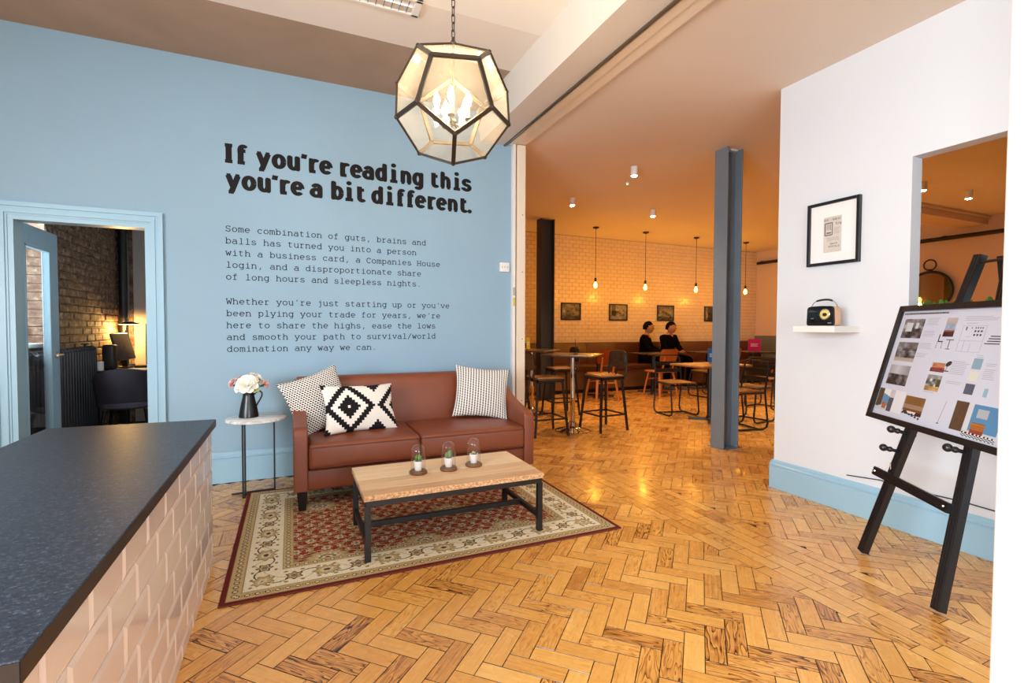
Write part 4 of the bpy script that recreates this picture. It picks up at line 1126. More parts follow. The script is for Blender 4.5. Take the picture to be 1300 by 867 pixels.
# ---- dodecahedral lantern
lp = Vector((.7067, 2.2705, 2.2685)); a_ = .2
Lt = thing('lantern_pendant', 'large twelve-sided glass and bronze lantern on a chain with candle bulbs inside', 'pendant light', lp)
gr = (1 + 5 ** .5) / 2; VD = [Vector((x, y, z)) for x in (-1, 1) for y in (-1, 1) for z in (-1, 1)]
for a in (-1, 1):
    for b in (-1, 1): VD += [Vector((0, a / gr, b * gr)), Vector((a / gr, b * gr, 0)), Vector((b * gr, 0, a / gr))]
FN = [Vector(c).normalized() for a in (-1, 1) for b in (-1, 1) for c in ((0, a, b * gr), (a, b * gr, 0), (b * gr, 0, a))]
FN = [n for n in FN]
hang = Vector((1, 1, 1)).normalized().rotation_difference(Vector((0, 0, 1))).to_matrix()      # hung from a corner
Mr = Matrix.Rotation(-.139, 3, 'Z') @ hang
VD = [Mr @ (v / 3 ** .5 * .2802) for v in VD]
elen = min((VD[0] - v).length for v in VD[1:])
edges = [(VD[i], VD[j]) for i in range(20) for j in range(i) if (VD[i] - VD[j]).length < elen * 1.05]
faces = []
for n in [Mr @ Vector(c).normalized() for a in (-1, 1) for b in (-1, 1) for c in ((a, b * gr, 0), (0, a, b * gr), (b * gr, 0, a))] + [Mr @ Vector(c).normalized() for a in (-1, 1) for b in (-1, 1) for c in ((a * gr, b, 0), (0, a * gr, b), (b, 0, a * gr))]:
    ds = sorted(VD, key=lambda v: -v.dot(n))
    if ds[4].dot(n) > ds[0].dot(n) - .004 and ds[5].dot(n) < ds[0].dot(n) - .03:
        c = sum(ds[:5], Vector()) / 5; e1 = (ds[0] - c).normalized(); e2 = n.cross(e1)
        faces.append(sorted(ds[:5], key=lambda v: math.atan2((v - c).dot(e2), (v - c).dot(e1))))
print('LANTERN', len(edges), len(faces))
bm = fresh()
for p, q in edges:
    mid = (p + q) / 2; bar(bm, p * .995, q * .995, .019, .010, up=mid.normalized())
for v in VD: add_sphere(bm, v * .995, .0098, 8, 6)
obj('frame', bm, M['lantern_metal'], Lt)
for f in faces:
    c = sum(f, Vector()) / 5; bm = fresh(); bm.faces.new([bm.verts.new(c + (p - c) * .965) for p in f]); obj('glass_pane', mesh_of('glass_pane', bm, M['lantern_glass']), None, Lt)
top = Vector((0, 0, .2802)); az = .2
bm = fresh()
add_tube(bm, [top + Vector((0, 0, .02)), top, Vector((0, 0, -.085))], .0055, 10); add_sphere(bm, (0, 0, -.085), .017, 12, 8)
add_lathe(bm, [(.014, -.01), (.018, .0), (.010, .012), (.006, .03)], 12, tuple(top)); obj('stem', bm, M['lantern_metal'], Lt, smooth=40)
for k in range(5):
    a = az + .3 + k * PI * .4; ce = Vector((.078 * math.cos(a), .078 * math.sin(a), 0))
    bm = fresh(); add_tube(bm, [Vector((0, 0, -.085)), Vector((ce.x * .5, ce.y * .5, -.115)), Vector((ce.x, ce.y, -.085))], .004, 8)
    add_lathe(bm, [(.006, -.09), (.018, -.084), (.018, -.080), (.008, -.078)], 12, (ce.x, ce.y, 0)); arm_ = obj('candle_arm', bm, M['lantern_metal'], Lt, smooth=40)
    bm = fresh(); add_lathe(bm, [(.0085, -.079), (.0085, -.022)], 12, (ce.x, ce.y, 0)); obj('candle_sleeve', bm, M['candle_sleeve'], arm_, smooth=40)
    bm = fresh(); add_lathe(bm, [(.006, -.022), (.013, -.006), (.0155, .008), (.011, .026), (.005, .040), (.0012, .050)], 14, (ce.x, ce.y, 0)); obj('candle_bulb', bm, M['bulb'], arm_, smooth=True)
    point_light('lantern_light', (ce.x, ce.y, .06), 3.4, (1.0, .74, .44), .02, Lt)
z = top.z + .03; k = 0
while lp.z + z < 3.19:
    bm = fresh(); pts = []
    for q in range(12):
        a = 2 * PI * q / 12; pts.append((.008 * math.cos(a), 0, .0135 + (.0135 if math.sin(a) >= 0 else -.0135) + .008 * math.sin(a) - .0135 + .012))
    add_tube(bm, pts, .0026, 6, closed=True)
    o = obj('chain_link', bm, M['lantern_metal'], Lt, smooth=True, loc=(top.x, top.y, z), rot=(0, 0, R(90) * (k % 2) + .3)); z += .036; k += 1
bm = fresh(); add_lathe(bm, [(.055, .956), (.05, .945), (.02, .932), (.008, .915)], 24, (top.x, top.y, 0)); obj('ceiling_rose', bm, M['lantern_metal'], Lt, smooth=40)

# ---- framed radio advert on the white wall (faces -x)
def on_wall(x, y, z, flip=False): return Matrix.Translation((x, y, z)) @ Matrix.Rotation(R(-90), 4, 'Z')   # local x runs along -y
t = thing('framed_advert', 'black framed vintage radio rental advert in a wide white mount on the white wall', 'picture', (XR, 2.178, 1.648))
bm = fresh(); w, h, fw = .352, .431, .020
for lo, hi in (((0, -.028, 0), (fw, 0, h)), ((w - fw, -.028, 0), (w, 0, h)), ((fw, -.028, 0), (w - fw, 0, fw)), ((fw, -.028, h - fw), (w - fw, 0, h))): add_box(bm, lo, hi, .002)
mm = on_wall(0, w / 2, 0); bmesh.ops.transform(bm, matrix=mm, verts=bm.verts); obj('frame', bm, M['black_wood'], t)
bm = fresh(); add_box(bm, (fw, -.012, fw), (w - fw, -.002, h - fw)); bmesh.ops.transform(bm, matrix=mm, verts=bm.verts); obj('mount', bm, M['mount_white'], t)
bm = fresh(); add_box(bm, (.112, -.0135, .085), (.232, -.0122, .325)); bmesh.ops.transform(bm, matrix=mm, verts=bm.verts); ad = obj('advert_sheet', bm, M['aged_paper'], t)
bm = fresh(); pl = lambda x, z, j: (x, -.0141 - j, z)
pen_text(bm, "RENT", .114, .299, .022, 110, 80, width=.036, place=pl); pen_text(bm, "A", .155, .302, .012, 90, 70, place=pl); pen_text(bm, "RADIO", .172, .299, .022, 110, 80, width=.054, place=pl)
pen_text(bm, "RADIO", .158, .137, .017, 110, 80, width=.048, place=pl); pen_text(bm, "RENTALS", .146, .119, .017, 110, 80, width=.074, place=pl); pen_text(bm, "7/6", .190, .266, .024, 120, 90, place=pl)
bmesh.ops.transform(bm, matrix=mm, verts=bm.verts); obj('advert_lettering', mesh_of('a', bm, M['print_dark'], recalc=False), None, ad).name = 'advert_lettering'
bm = fresh()
for lo, hi in (((.118, .20), (.126, .285)), ((.126, .198), (.170, .206)), ((.126, .279), (.174, .287)), ((.168, .2), (.174, .285)), ((.134, .235), (.138, .275)), ((.146, .235), (.150, .275)), ((.157, .235), (.161, .275)), ((.132, .212), (.164, .222))): add_box(bm, (lo[0], -.0146, lo[1]), (hi[0], -.0138, hi[1]))
for k in range(5): add_box(bm, (.182, -.0142, .245 - .009 * k), (.182 + .038 - .004 * (k % 3), -.0138, .2465 - .009 * k))
for k in range(3): add_box(bm, (.135, -.0142, .182 - .009 * k), (.215, -.0138, .1835 - .009 * k))
bmesh.ops.transform(bm, matrix=mm, verts=bm.verts); obj('advert_drawing', bm, M['print_mid'], ad)
# ---- floating shelf and radio
box('shelf', (3.10, 1.995, 1.190), (XR - .001, 2.275, 1.232), M['white_gloss'], None, .002)
tag(bpy.data.objects['shelf'], 'white floating shelf carrying the radio on the white wall', 'shelf')
t = thing('radio', 'retro black portable radio with cream dial and carry handle on the white shelf', 'radio', (3.20, 2.13, 1.2325)); rm = Matrix.Translation((-.035, .095, 0)) @ Matrix.Rotation(R(-90), 4, 'Z')
def rp(name, bm, m, smooth=40, par=None): bmesh.ops.transform(bm, matrix=rm, verts=bm.verts); return obj(name, bm, m, par or t, smooth=smooth)
outl = [(.004, .006), (.012, .001), (.178, .001), (.186, .006), (.188, .02), (.184, .112), (.177, .124), (.165, .128), (.10, .131), (.03, .128), (.014, .124), (.006, .112), (.002, .02)]
bm = fresh(); add_prism(bm, outl, 'y', .004, .068, .004, 2); rp('radio_case', bm, M['radio_tan'])
bm = fresh(); add_prism(bm, outl, 'y', -.006, .010, .005, 2); rp('front_panel', bm, mat('gloss_black_plastic', (12, 12, 14), .15))
rot = lambda x, z: Matrix.Translation((x, -.006, z)) @ Matrix.Rotation(R(90), 4, 'X')
bm = fresh(); add_lathe(bm, [(.036, 0), (.036, .004), (.031, .006), (.030, .003), (.001, .003)], 36, mtx=rot(.128, .075)); rp('dial_ring', bm, M['chrome'])
bm = fresh(); add_lathe(bm, [(.029, .003), (.029, .0045), (.001, .0045)], 32, mtx=rot(.128, .075)); dl = rp('dial', bm, M['dial_yellow'])
bm = fresh(); add_lathe(bm, [(.012, .0045), (.011, .014), (.001, .015)], 20, mtx=rot(.132, .073)); rp('tuning_knob', bm, M['black_enamel'])
bm = fresh(); pl = lambda x, z, j: (x, -.0066 - j, z); add_tube(bm, [(.024, -.0064, .096), (.030, -.0064, .103), (.036, -.0064, .097), (.044, -.0064, .101), (.052, -.0064, .097), (.060, -.0064, .100)], .0012, 5); add_box(bm, (.012, -.0068, .0925), (.078, -.0062, .0938)); add_box(bm, (.148, -.0068, .016), (.172, -.0062, .022)); add_box(bm, (.036, -.0068, .046), (.054, -.0062, .051)); rp('badge', bm, M['chrome'], False)
bm = fresh(); add_tube(bm, [(.010, .035, .10), (.012, .035, .135), (.030, .035, .158), (.060, .035, .169), (.10, .035, .172), (.135, .035, .168), (.165, .035, .155), (.182, .035, .13), (.184, .035, .10)], .0032, 6); hd_ = rp('handle', bm, M['chrome'], True)
bm = fresh(); add_tube(bm, [(.045, .035, .165), (.075, .035, .171), (.10, .035, .1725), (.125, .035, .171), (.148, .035, .164)], .0062, 8); rp('handle_grip', bm, M['black_enamel'], True, hd_)
# ---- cable on the skirting
bm = fresh(); add_tube(bm, [(3.345, 2.05, .247), (3.348, 1.85, .27), (3.350, 1.65, .262), (3.350, 1.45, .270), (3.350, 1.2, .262), (3.350, .9, .255)], .0035, 6)
tag(obj('cable', bm, M['cable'], None, smooth=True), 'thin black cable running along the wall just above the blue skirting behind the easel', 'cable')

# ================================================================== EASEL AND POSTER
EA = Vector((2.78, 1.639, 0)); eu = Vector((-.524, -.852, 0)).normalized(); T15 = R(15); n0 = Vector((-.852, .524, 0)).normalized()
eup = (Vector((0, 0, 1)) * math.cos(T15) - n0 * math.sin(T15)); en = eu.cross(eup)
if en.dot(n0) < 0: en = -en
def E_(s, t, d=0.0): return EA + eu * s + eup * t + en * d
eb = E_(.28, 0); ez = thing('easel', 'black painted wooden easel standing in front of the white wall', 'easel', eb)
def ep(name, bm, m=None, smooth=False): o = obj(name, bm, m or M['black_wood'], ez, smooth=smooth); o.location = -eb; return o
def fluted(bm, a, b, w, h):
    bar(bm, a, b, w, h, up=en)
    side = (b - a).normalized().cross(en).normalized()
    for k in (-.32, 0, .32):
        o_ = side * (w * k) + en * (h / 2); bar(bm, a + o_, b + o_, w * .14, .005, up=en)
d0 = -.022
for s0, s1 in ((0, .15), (.565, .335)):
    bm = fresh(); a, b = E_(s0, 0, d0), E_(s1, 1.64, d0); a = a + (b - a).normalized() * .022; fluted(bm, a, b, .050, .032); ep('leg', bm)
bm = fresh(); ft = Vector((3.22, 1.10, .012)); bar(bm, E_(.243, 1.63, -.05), ft, .034, .026, up=en); o = ep('leg', bm)
bm = fresh(); fluted(bm, E_(-.065, .455, .004), E_(.485, .445, .004), .045, .020); ep('cross_bar', bm)
bm = fresh(); add_tube(bm, [E_(.15, 1.60, -.02), E_(.335, 1.60, -.02)], .007, 8); ep('hinge_rod', bm, M['gun_metal'])
bm = fresh(); add_tube(bm, [E_(.035, .53, .004), E_(.035, .38, -.04)], .003, 6); add_sphere(bm, E_(-.045, .455, .016), .006, 8, 6); add_sphere(bm, E_(.465, .446, .016), .006, 8, 6); ep('bolt', bm, M['chrome'])
for s, t_ in ((.066, .700), (.052, .597), (.460, .700)):
    bm = fresh(); add_tube(bm, [E_(s, t_, -.05), E_(s, t_, .03), E_(s, t_, .05), E_(s, t_, .058)], [.008, .009, .012, .007], 12); add_sphere(bm, E_(s, t_, .070), .019, 14, 10); add_sphere(bm, E_(s, t_, .038), .0145, 12, 8)
    ep('peg', bm, M['black_enamel'], True)
SL, SR, TB, TT = -.263, .80, .727, 1.387
pb = E_((SL + SR) / 2, TB, .01); po = thing('poster_board', 'black framed project poster of photos, plans and colour swatches resting on the easel', 'poster', pb)
def pp(name, bm, m, par=None):
    o = obj(name, bm, m, par or po); 
    if par is None: o.location = -pb
    return o
bm = fresh(); fw = .031
for a, b in (((SL, TB + fw / 2), (SR, TB + fw / 2)), ((SL, TT - fw / 2), (SR, TT - fw / 2)), ((SL + fw / 2, TB), (SL + fw / 2, TT)), ((SR - fw / 2, TB), (SR - fw / 2, TT))):
    bar(bm, E_(a[0], a[1], .012), E_(b[0], b[1], .012), fw, .024, up=en)
pp('frame', bm, M['black_wood'])
bm = fresh(); f = [E_(SL + fw, TB + fw, .010), E_(SR - fw, TB + fw, .010), E_(SR - fw, TT - fw, .010), E_(SL + fw, TT - fw, .010)]
bk = [p - en * .008 for p in f]; vs = [bm.verts.new(p) for p in f + bk]
for q in ((0, 1, 2, 3), (7, 6, 5, 4), (0, 4, 5, 1), (1, 5, 6, 2), (2, 6, 7, 3), (3, 7, 4, 0)): bm.faces.new([vs[i] for i in q])
sheet = pp('sheet', bm, mat('poster_paper', (214, 220, 236), .25))
def pq(s0, t0, s1, t1, nx, ny, fn, name='printed_photo'):
    mt = Matrix((eu, -en, eup)).transposed().to_4x4(); mt.translation = E_(s0, t0, .0108)
    o = rough_picture(name, s1 - s0, t1 - t0, nx, ny, fn, sheet, None, mt); return o
def vn(x, y, s):
    def h(a, b): 
        q = math.sin(a * 127.1 + b * 311.7 + s * 74.7) * 43758.5453; return q - math.floor(q)
    ix, iy = math.floor(x), math.floor(y); fx, fy = x - ix, y - iy
    return (h(ix, iy) * (1 - fx) + h(ix + 1, iy) * fx) * (1 - fy) + (h(ix, iy + 1) * (1 - fx) + h(ix + 1, iy + 1) * fx) * fy
def mixc(a, b, t): return tuple(x + (y - x) * max(0, min(1, t)) for x, y in zip(a, b))
def bw_room(seed, bright=.5):
    def f(x, y):
        v = vn(x * 5, y * 5, seed) * .6 + vn(x * 12, y * 10, seed + 3) * .4
        if y > .72: v = v * .5 + bright * .5
        if y < .5: v *= .75
        return mixc((40, 32, 34), (214, 214, 218), (v - .2) * 1.7)
    return f
pq(-.196, 1.203, -.036, 1.312, 28, 20, lambda x, y: (206, 210, 216) if (.16 < x < .48 and .35 < y < .82) or (.62 < x < .74 and .5 < y < .8) else bw_room(1)(x, y))
pq(-.193, 1.071, -.031, 1.180, 28, 20, lambda x, y: mixc((190, 184, 170), (150, 140, 126), y * 3) if y < .22 else bw_room(2)(x, y))
pq(-.198, .937, -.032, 1.049, 28, 20, lambda x, y: mixc((196, 198, 204), (150, 152, 160), abs(x - .4) * 2) if y > .55 else bw_room(5)(x, y))
def sofa_shot(x, y):
    if y < .42: return mixc((104, 36, 40), (150, 80, 78), vn(x * 14, y * 10, 3))
    if y < .9 and .1 < x < .95: return mixc((168, 88, 56), (214, 150, 110), vn(x * 4, y * 8, 1))
    return (190, 200, 206)
pq(.110, 1.036, .206, 1.086, 22, 14, sofa_shot)
pq(.120, 1.217, .190, 1.314, 20, 26, lambda x, y: mixc((58, 32, 30), (80, 50, 44), x) if y < .28 else ((170, 84, 62) if y < .36 else (mixc((136, 158, 184), (190, 204, 220), vn(x * 6, y * 8, 2)) if y < .68 else mixc((150, 132, 130), (196, 180, 178), y))))
def bar_shot(x, y):
    v = vn(x * 6, y * 6, 9)
    if y < .3: return mixc((150, 112, 66), (214, 176, 120), v + x - .5)
    if y > .75: return mixc((120, 124, 124), (178, 180, 176), v)
    return mixc((44, 48, 44), (226, 226, 222), v * 1.4 - .1) if x < .7 else mixc((120, 110, 40), (70, 60, 50), v)
pq(.110, .938, .208, 1.020, 24, 20, bar_shot)
def render_a(x, y):
    if x < .19: return (92, 70, 50) if y > .12 + x * .3 else (196, 200, 206)
    if x < .46:
        if y > .78 - (x - .19) * .4: return (232, 234, 238)
        if .24 < x < .40 and y < .38: return (178, 104, 52) if y > .08 else (196, 200, 206)
        return (98, 146, 186) if y > .22 else (196, 200, 206)
    if x < .62: return (84, 86, 98) if y < .62 else (206, 200, 206)
    return (228, 230, 236)
pq(-.228, .786, -.003, .908, 40, 22, render_a, 'printed_render')
def render_b(x, y):
    if y > .55: return mixc((120, 84, 44), (140, 98, 52), vn(x * 20, 1, 2))
    if y > .34: return (158, 128, 108)
    if y > .18: return (124, 74, 34)
    return (52, 34, 28) if vn(x * 9, y * 6, 4) > .5 else (222, 224, 230)
pq(.004, .797, .150, .894, 32, 22, render_b, 'printed_render')
pq(.345, .783, .418, .918, 12, 20, lambda x, y: mixc((84, 62, 44), (98, 74, 52), vn(x * 12, y * 16, 3)), 'printed_render')
def render_c(x, y):
    if y < .16: return (30, 30, 32) if (int(x * 18) + int(y * 30)) % 2 else (226, 228, 232)
    if .22 < x < .62 and .16 < y < .46: return (152, 60, 48) if y < .24 else ((188, 118, 54) if (int(y * 40) % 2) else (150, 88, 44))
    if .3 < x < .62 and .62 < y < .88: return (176, 184, 190)
    if y < .22: return (206, 210, 216)
    if x < .14: return (214, 216, 220)
    return (86, 142, 188)
pq(.421, .766, .600, .916, 40, 34, render_c, 'printed_render')
for nm, s0, t0, s1, t1, c in (('blue_swatch', .362, 1.070, .414, 1.120, (142, 172, 190)), ('cream_swatch', .362, 1.012, .414, 1.060, (222, 220, 210)), ('grey_swatch', .362, .952, .415, 1.001, (88, 92, 110)), ('blue_swatch', .470, .952, .492, .990, (150, 184, 206))):
    pq(s0, t0, s1, t1, 1, 1, lambda x, y, c=c: c, nm)
def flat(s0, t0, s1, t1, bm): bm.faces.new([bm.verts.new(E_(a, b, .0109)) for a, b in ((s0, t0), (s1, t0), (s1, t1), (s0, t1))])
def fline(a, b, w, bm): bar(bm, E_(a[0], a[1], .0108), E_(b[0], b[1], .0108), w, .0004, up=en)
bm = fresh(); rnd = random.Random(4); s = -.218
while s < .112: w = rnd.uniform(.004, .010); flat(s, 1.337, min(.115, s + w), 1.346, bm); s += w + .0022
for k, (a, b) in enumerate(((.412, .47), (.404, .47), (.400, .47), (.388, .47))): flat(a, 1.222 - k * .0115, b, 1.2265 - k * .0115, bm)
obj('title_lettering', mesh_of('t', bm, M['print_dark'], recalc=False), None, sheet)
bm = fresh()
def para(s0, s1, t1, n, dt=.0085):
    for k in range(n):
        if rnd.random() < .12: continue
        flat(s0, t1 - k * dt, s0 + (s1 - s0) * rnd.uniform(.78, 1), t1 - k * dt + .0022, bm)
para(-.020, .072, 1.312, 6); para(-.022, .066, 1.252, 5); para(-.022, .07, 1.176, 5); para(-.022, .06, 1.13, 4); para(.235, .43, 1.316, 3); para(.24, .345, 1.096, 8); para(.24, .345, 1.015, 5); para(.436, .50, 1.098, 9); para(.25, .33, 1.284, 1); para(.372, .415, 1.134, 2); para(.11, .19, .930, 1)
obj('text_lines', mesh_of('t', bm, M['print_grey'], recalc=False), None, sheet)
bm = fresh()
for a, b in (((.237, 1.272), (.375, 1.272)), ((.237, 1.147), (.375, 1.147)), ((.237, 1.147), (.237, 1.272)), ((.375, 1.147), (.375, 1.272)), ((.237, 1.20), (.375, 1.20)), ((.27, 1.147), (.27, 1.20)), ((.31, 1.147), (.31, 1.19)), ((.27, 1.22), (.30, 1.22))): fline(a, b, .0012, bm)
obj('floor_plan', bm, M['print_grey'], sheet)
bm = fresh()
for k in range(4): flat(.312 + k * .013, 1.259, .3185 + k * .013, 1.2655, bm)
flat(.290, 1.259, .295, 1.2655, bm); flat(.258, 1.250, .264, 1.268, bm)
for r_ in range(2):
    for k in range(3): flat(.312 + k * .018, 1.242 - r_ * .018, .322 + k * .018, 1.251 - r_ * .018, bm)
flat(.100, 1.188, .107, 1.228, bm); flat(.107, 1.188, .135, 1.194, bm); flat(.155, 1.200, .205, 1.2035, bm); fline((.180, 1.20), (.180, 1.158), .0035, bm); fline((.165, 1.155), (.195, 1.155), .003, bm)
fline((.100, 1.188), (.098, 1.155), .0015, bm); fline((.133, 1.188), (.135, 1.155), .0015, bm)
for k in range(6): flat(.010 + k * .024, .802 - k * .004, .024 + k * .024, .812 - k * .004, bm)
fline((.270, .795), (.285, .905), .0012, bm); flat(.262, .790, .276, .795, bm)
obj('plan_symbols', mesh_of('t', bm, M['print_dark'], recalc=False), None, sheet)
bm = fresh(); vs = [bm.verts.new(E_(.222 + .018 * math.cos(a) , 1.082 + .013 * math.sin(a) + .006 * math.cos(a), .0109)) for a in [k * PI / 7 for k in range(14)]]; bm.faces.new(vs); flat(.205, 1.043, .235, 1.048, bm); fline((.218, 1.07), (.214, 1.048), .002, bm)
obj('chair_picture', mesh_of('t', bm, M['print_dark'], recalc=False), None, sheet)
bm = fresh(); f = [E_(SL + fw, TB + fw, .0125), E_(SR - fw, TB + fw, .0125), E_(SR - fw, TT - fw, .0125), E_(SL + fw, TT - fw, .0125)]; bm.faces.new([bm.verts.new(p) for p in f])
pp('glazing', mesh_of('t', bm, glass_mat('poster_glazing', (.99, .99, .99), .6)), None)

# ---- trailing plants on the ledge of the serving opening
def leaf_cluster(bm, c, n, rx, ry, rz, L, rnd):
    for k in range(n):
        p = Vector(c) + Vector((rnd.uniform(-rx, rx), rnd.uniform(-ry, ry), rnd.uniform(0, rz)))
        M3 = Matrix.Rotation(rnd.uniform(0, 6.28), 3, 'Z') @ Matrix.Rotation(R(rnd.uniform(-85, -20)), 3, 'X'); petal(bm, p, M3, L * .38, L * rnd.uniform(.7, 1.1), .006)
rnd = random.Random(21)
for y, lab in ((1.56, 'leafy green plant on the opening ledge, behind the top left corner of the poster'), (1.30, 'leafy green plant on the opening ledge, behind the top of the easel')):
    t = thing('potted_plant', lab, 'plant', (3.41, y, 1.12), 0, 'plants on the opening ledge')
    bm = fresh(); add_lathe(bm, [(.036, 0), (.046, .10), (.048, .105), (.042, .105), (.001, .095)], 20); obj('pot', bm, M['white_ceramic'], t, smooth=40)
    bm = fresh(); leaf_cluster(bm, (0, 0, .13), 60, .06, .12, .105, .045, rnd); o = obj('foliage', bm, M['leaf'], t, smooth=True); o['kind'] = 'stuff'
    bm = fresh()
    for k in range(8): a = k * .8; add_tube(bm, [(0, 0, .095), (.02 * math.cos(a), .03 * math.sin(a), .15), (.05 * math.cos(a), .09 * math.sin(a), .2)], .002, 5)
    obj('stem', bm, M['leaf'], t)

# ================================================================== OFFICE
t = thing('radiator', 'dark column radiator against the brick wall behind the open office door', 'radiator', (-1.87, 5.65, 0))
for k in range(24):
    y = -.74 + k * .0625; bm = fresh()
    for x in (-.03, .03): add_tube(bm, [(x, y, .12), (x, y, .97)], .017, 8)
    add_tube(bm, [(-.03, y, .97), (-.015, y, .99), (.015, y, .99), (.03, y, .97)], .019, 8); add_tube(bm, [(-.03, y, .12), (.03, y, .12)], .017, 8)
    obj('radiator_column', bm, M['radiator'], t, smooth=True)
bm = fresh()
for z in (.16, .93): add_tube(bm, [(0, -.76, z), (0, .72, z)], .014, 8)
for y in (-.68, .63): add_box(bm, (-.03, y - .01, 0.006), (.03, y + .01, .14))
obj('header_pipe', bm, M['radiator'], t)
bm = fresh(); add_lathe(bm, [(.012, 0), (.012, .02), (.032, .024), (.034, .032), (.012, .036)], 14, (0, .55, 1.005)); obj('valve', bm, M['black_enamel'], t, smooth=40)
t = thing('corner_pipe', 'black vertical drain pipe in the far corner of the office', 'pipe', (-1.885, 7.50, 0)); 
bm = fresh(); add_tube(bm, [(0, 0, .01), (0, 0, 3.19)], .045, 14); add_tube(bm, [(0, 0, 2.36), (0, 0, 2.46)], .060, 14); obj('pipe', bm, M['black_metal'], t, smooth=50)
bm = fresh(); add_tube(bm, [(0, 0, 2.55), (.10, 0, 2.55)], .022, 8); add_tube(bm, [(.10, 0, 2.50), (.10, 0, 2.60)], .035, 8); o = obj('valve', bm, mat('red_valve', (120, 38, 28), .5), t, smooth=40); o['label'] = 'small red valve'
bm = fresh(); add_tube(bm, [(-1.80, 7.52, 2.78), (.45, 7.52, 2.78)], .045, 12); tag(obj('ceiling_pipe', bm, M['black_metal'], None, smooth=50), 'black horizontal pipe high on the far grey office wall', 'pipe')
bm = fresh(); add_box(bm, (-1.845, 7.585, 0), (-1.805, 7.60, 2.7)); o = obj('trim_9', bm, M['brick']); o['kind'] = 'structure'
t = thing('office_desk', 'dark office desk under the lamp and monitor', 'desk', (-1.1, 7.0, 0)); dl = -Vector((-1.1, 7.0, 0))
box('desk_top', (-1.92, 6.42, .712), (.2, 7.44, .74), M['dark_top'], t, .003).location = dl
for x, y in ((-1.87, 6.5), (.12, 6.5), (-1.87, 7.38), (.12, 7.38)): box('leg', (x - .025, y - .025, .006), (x + .025, y + .025, .712), M['black_metal'], t).location = dl
wood_uv(bpy.data.meshes['desk_top'], 'x')
t = thing('office_chair', 'grey upholstered tub chair with its back to the doorway at the office desk', 'chair', (-1.50, 6.08, 0), R(4))
bm = fresh(); nA, nB = 22, 8; V = []
for j in range(nB + 1):
    for i in range(nA + 1):
        a = R(180 + 180 * i / nA); b = j / nB
        top_ = .80 - .16 * abs((i / nA - .5) * 2) ** 2.2; z = .42 + (top_ - .42) * b; rad = .25 + .03 * b
        V.append(bm.verts.new((rad * math.cos(a), rad * .95 * math.sin(a) + .02, z)))
for j in range(nB):
    for i in range(nA): bm.faces.new((V[j * (nA + 1) + i], V[j * (nA + 1) + i + 1], V[(j + 1) * (nA + 1) + i + 1], V[(j + 1) * (nA + 1) + i]))
bmesh.ops.solidify(bm, geom=bm.faces, thickness=.04); obj('backrest', bm, M['cushion_dark'], t, smooth=60)
bm = fresh(); add_lathe(bm, [(.20, .40), (.235, .42), (.235, .46), (.2, .475), (.001, .48)], 28); obj('seat', bm, M['cushion_dark'], t, smooth=60)
for x, y in ((-.16, -.16), (.16, -.16), (-.16, .16), (.16, .16)):
    bm = fresh(); add_tube(bm, [(x, y, .40), (x * 1.35, y * 1.35, .0065)], [.018, .011], 8); obj('leg', bm, M['black_wood'], t, smooth=True)
t = thing('desk_lamp', 'lit desk lamp with a flat shade glowing over the office desk', 'lamp', (-1.80, 7.27, .7405))
bm = fresh(); add_lathe(bm, [(.08, 0), (.08, .015), (.01, .02)], 20); obj('base', bm, M['black_metal'], t, smooth=40)
bm = fresh(); add_tube(bm, [(0, 0, .015), (-.03, 0, .30), (.0, 0, .50), (.03, 0, .515)], .007, 8); obj('arm', bm, M['black_metal'], t, smooth=True)
sh = Vector((.03, 0, .49)); bm = fresh(); add_lathe(bm, [(.03, .035), (.11, .006), (.115, 0)], 28, tuple(sh), cap=False); add_lathe(bm, [(.03, .0355), (.001, .0358)], 28, tuple(sh), cap=False); obj('lamp_shade', bm, M['black_metal'], t, smooth=40)
bm = fresh(); add_lathe(bm, [(.001, -.002), (.105, -.001), (.105, .001)], 28, tuple(sh), cap=False); obj('lamp_lens', bm, M['lamp_glow'], t)
point_light('desk_lamp_light', (-.02, -.0, .44), 24, (1.0, .56, .16), .04, t)
t = thing('monitor', 'thin computer monitor seen edge-on, tilted on the office desk', 'monitor', (-1.70, 6.95, .7405), R(84))
bm = fresh(); add_box(bm, (-.22, -.012, .09), (.22, .012, .40), .006, Matrix.Rotation(R(-14), 4, 'X')); obj('screen', bm, M['screen_back'], t)
bm = fresh(); bar(bm, (0, .04, .003), (0, .07, .24), .05, .02); add_box(bm, (-.11, -.02, 0), (.11, .14, .012), .004); obj('stand', bm, M['black_metal'], t)
box('speaker', (-.055, -.07, 0), (.055, .07, .27), M['black_metal'], None, .02, 3).location = (-1.80, 6.66, .7405)
tag(bpy.data.objects['speaker'], 'upright black speaker box on the desk beside the monitor', 'speaker')
t = thing('mug', 'pale grey mug on the office desk', 'mug', (-1.855, 6.50, .7405))
bm = fresh(); add_lathe(bm, [(.038, 0), (.043, .004), (.044, .095), (.040, .095), (.038, .01), (.001, .008)], 22); obj('mug_body', bm, M['white_ceramic'], t, smooth=40)
bm = fresh(); add_tube(bm, [(-.042, 0, .075), (-.065, 0, .07), (-.068, 0, .04), (-.042, 0, .025)], .005, 6); obj('handle', bm, M['white_ceramic'], t, smooth=True)
t = thing('desk_screen', 'wide dark screen panel standing at the back of the office desk', 'panel', (-1.0, 7.3, .7405)); box('screen_panel', (-.62, -.015, .006), (.62, .015, .50), M['black_metal'], t, .004); box('screen_foot', (-.1, -.08, 0), (.1, .08, .012), M['black_metal'], t)
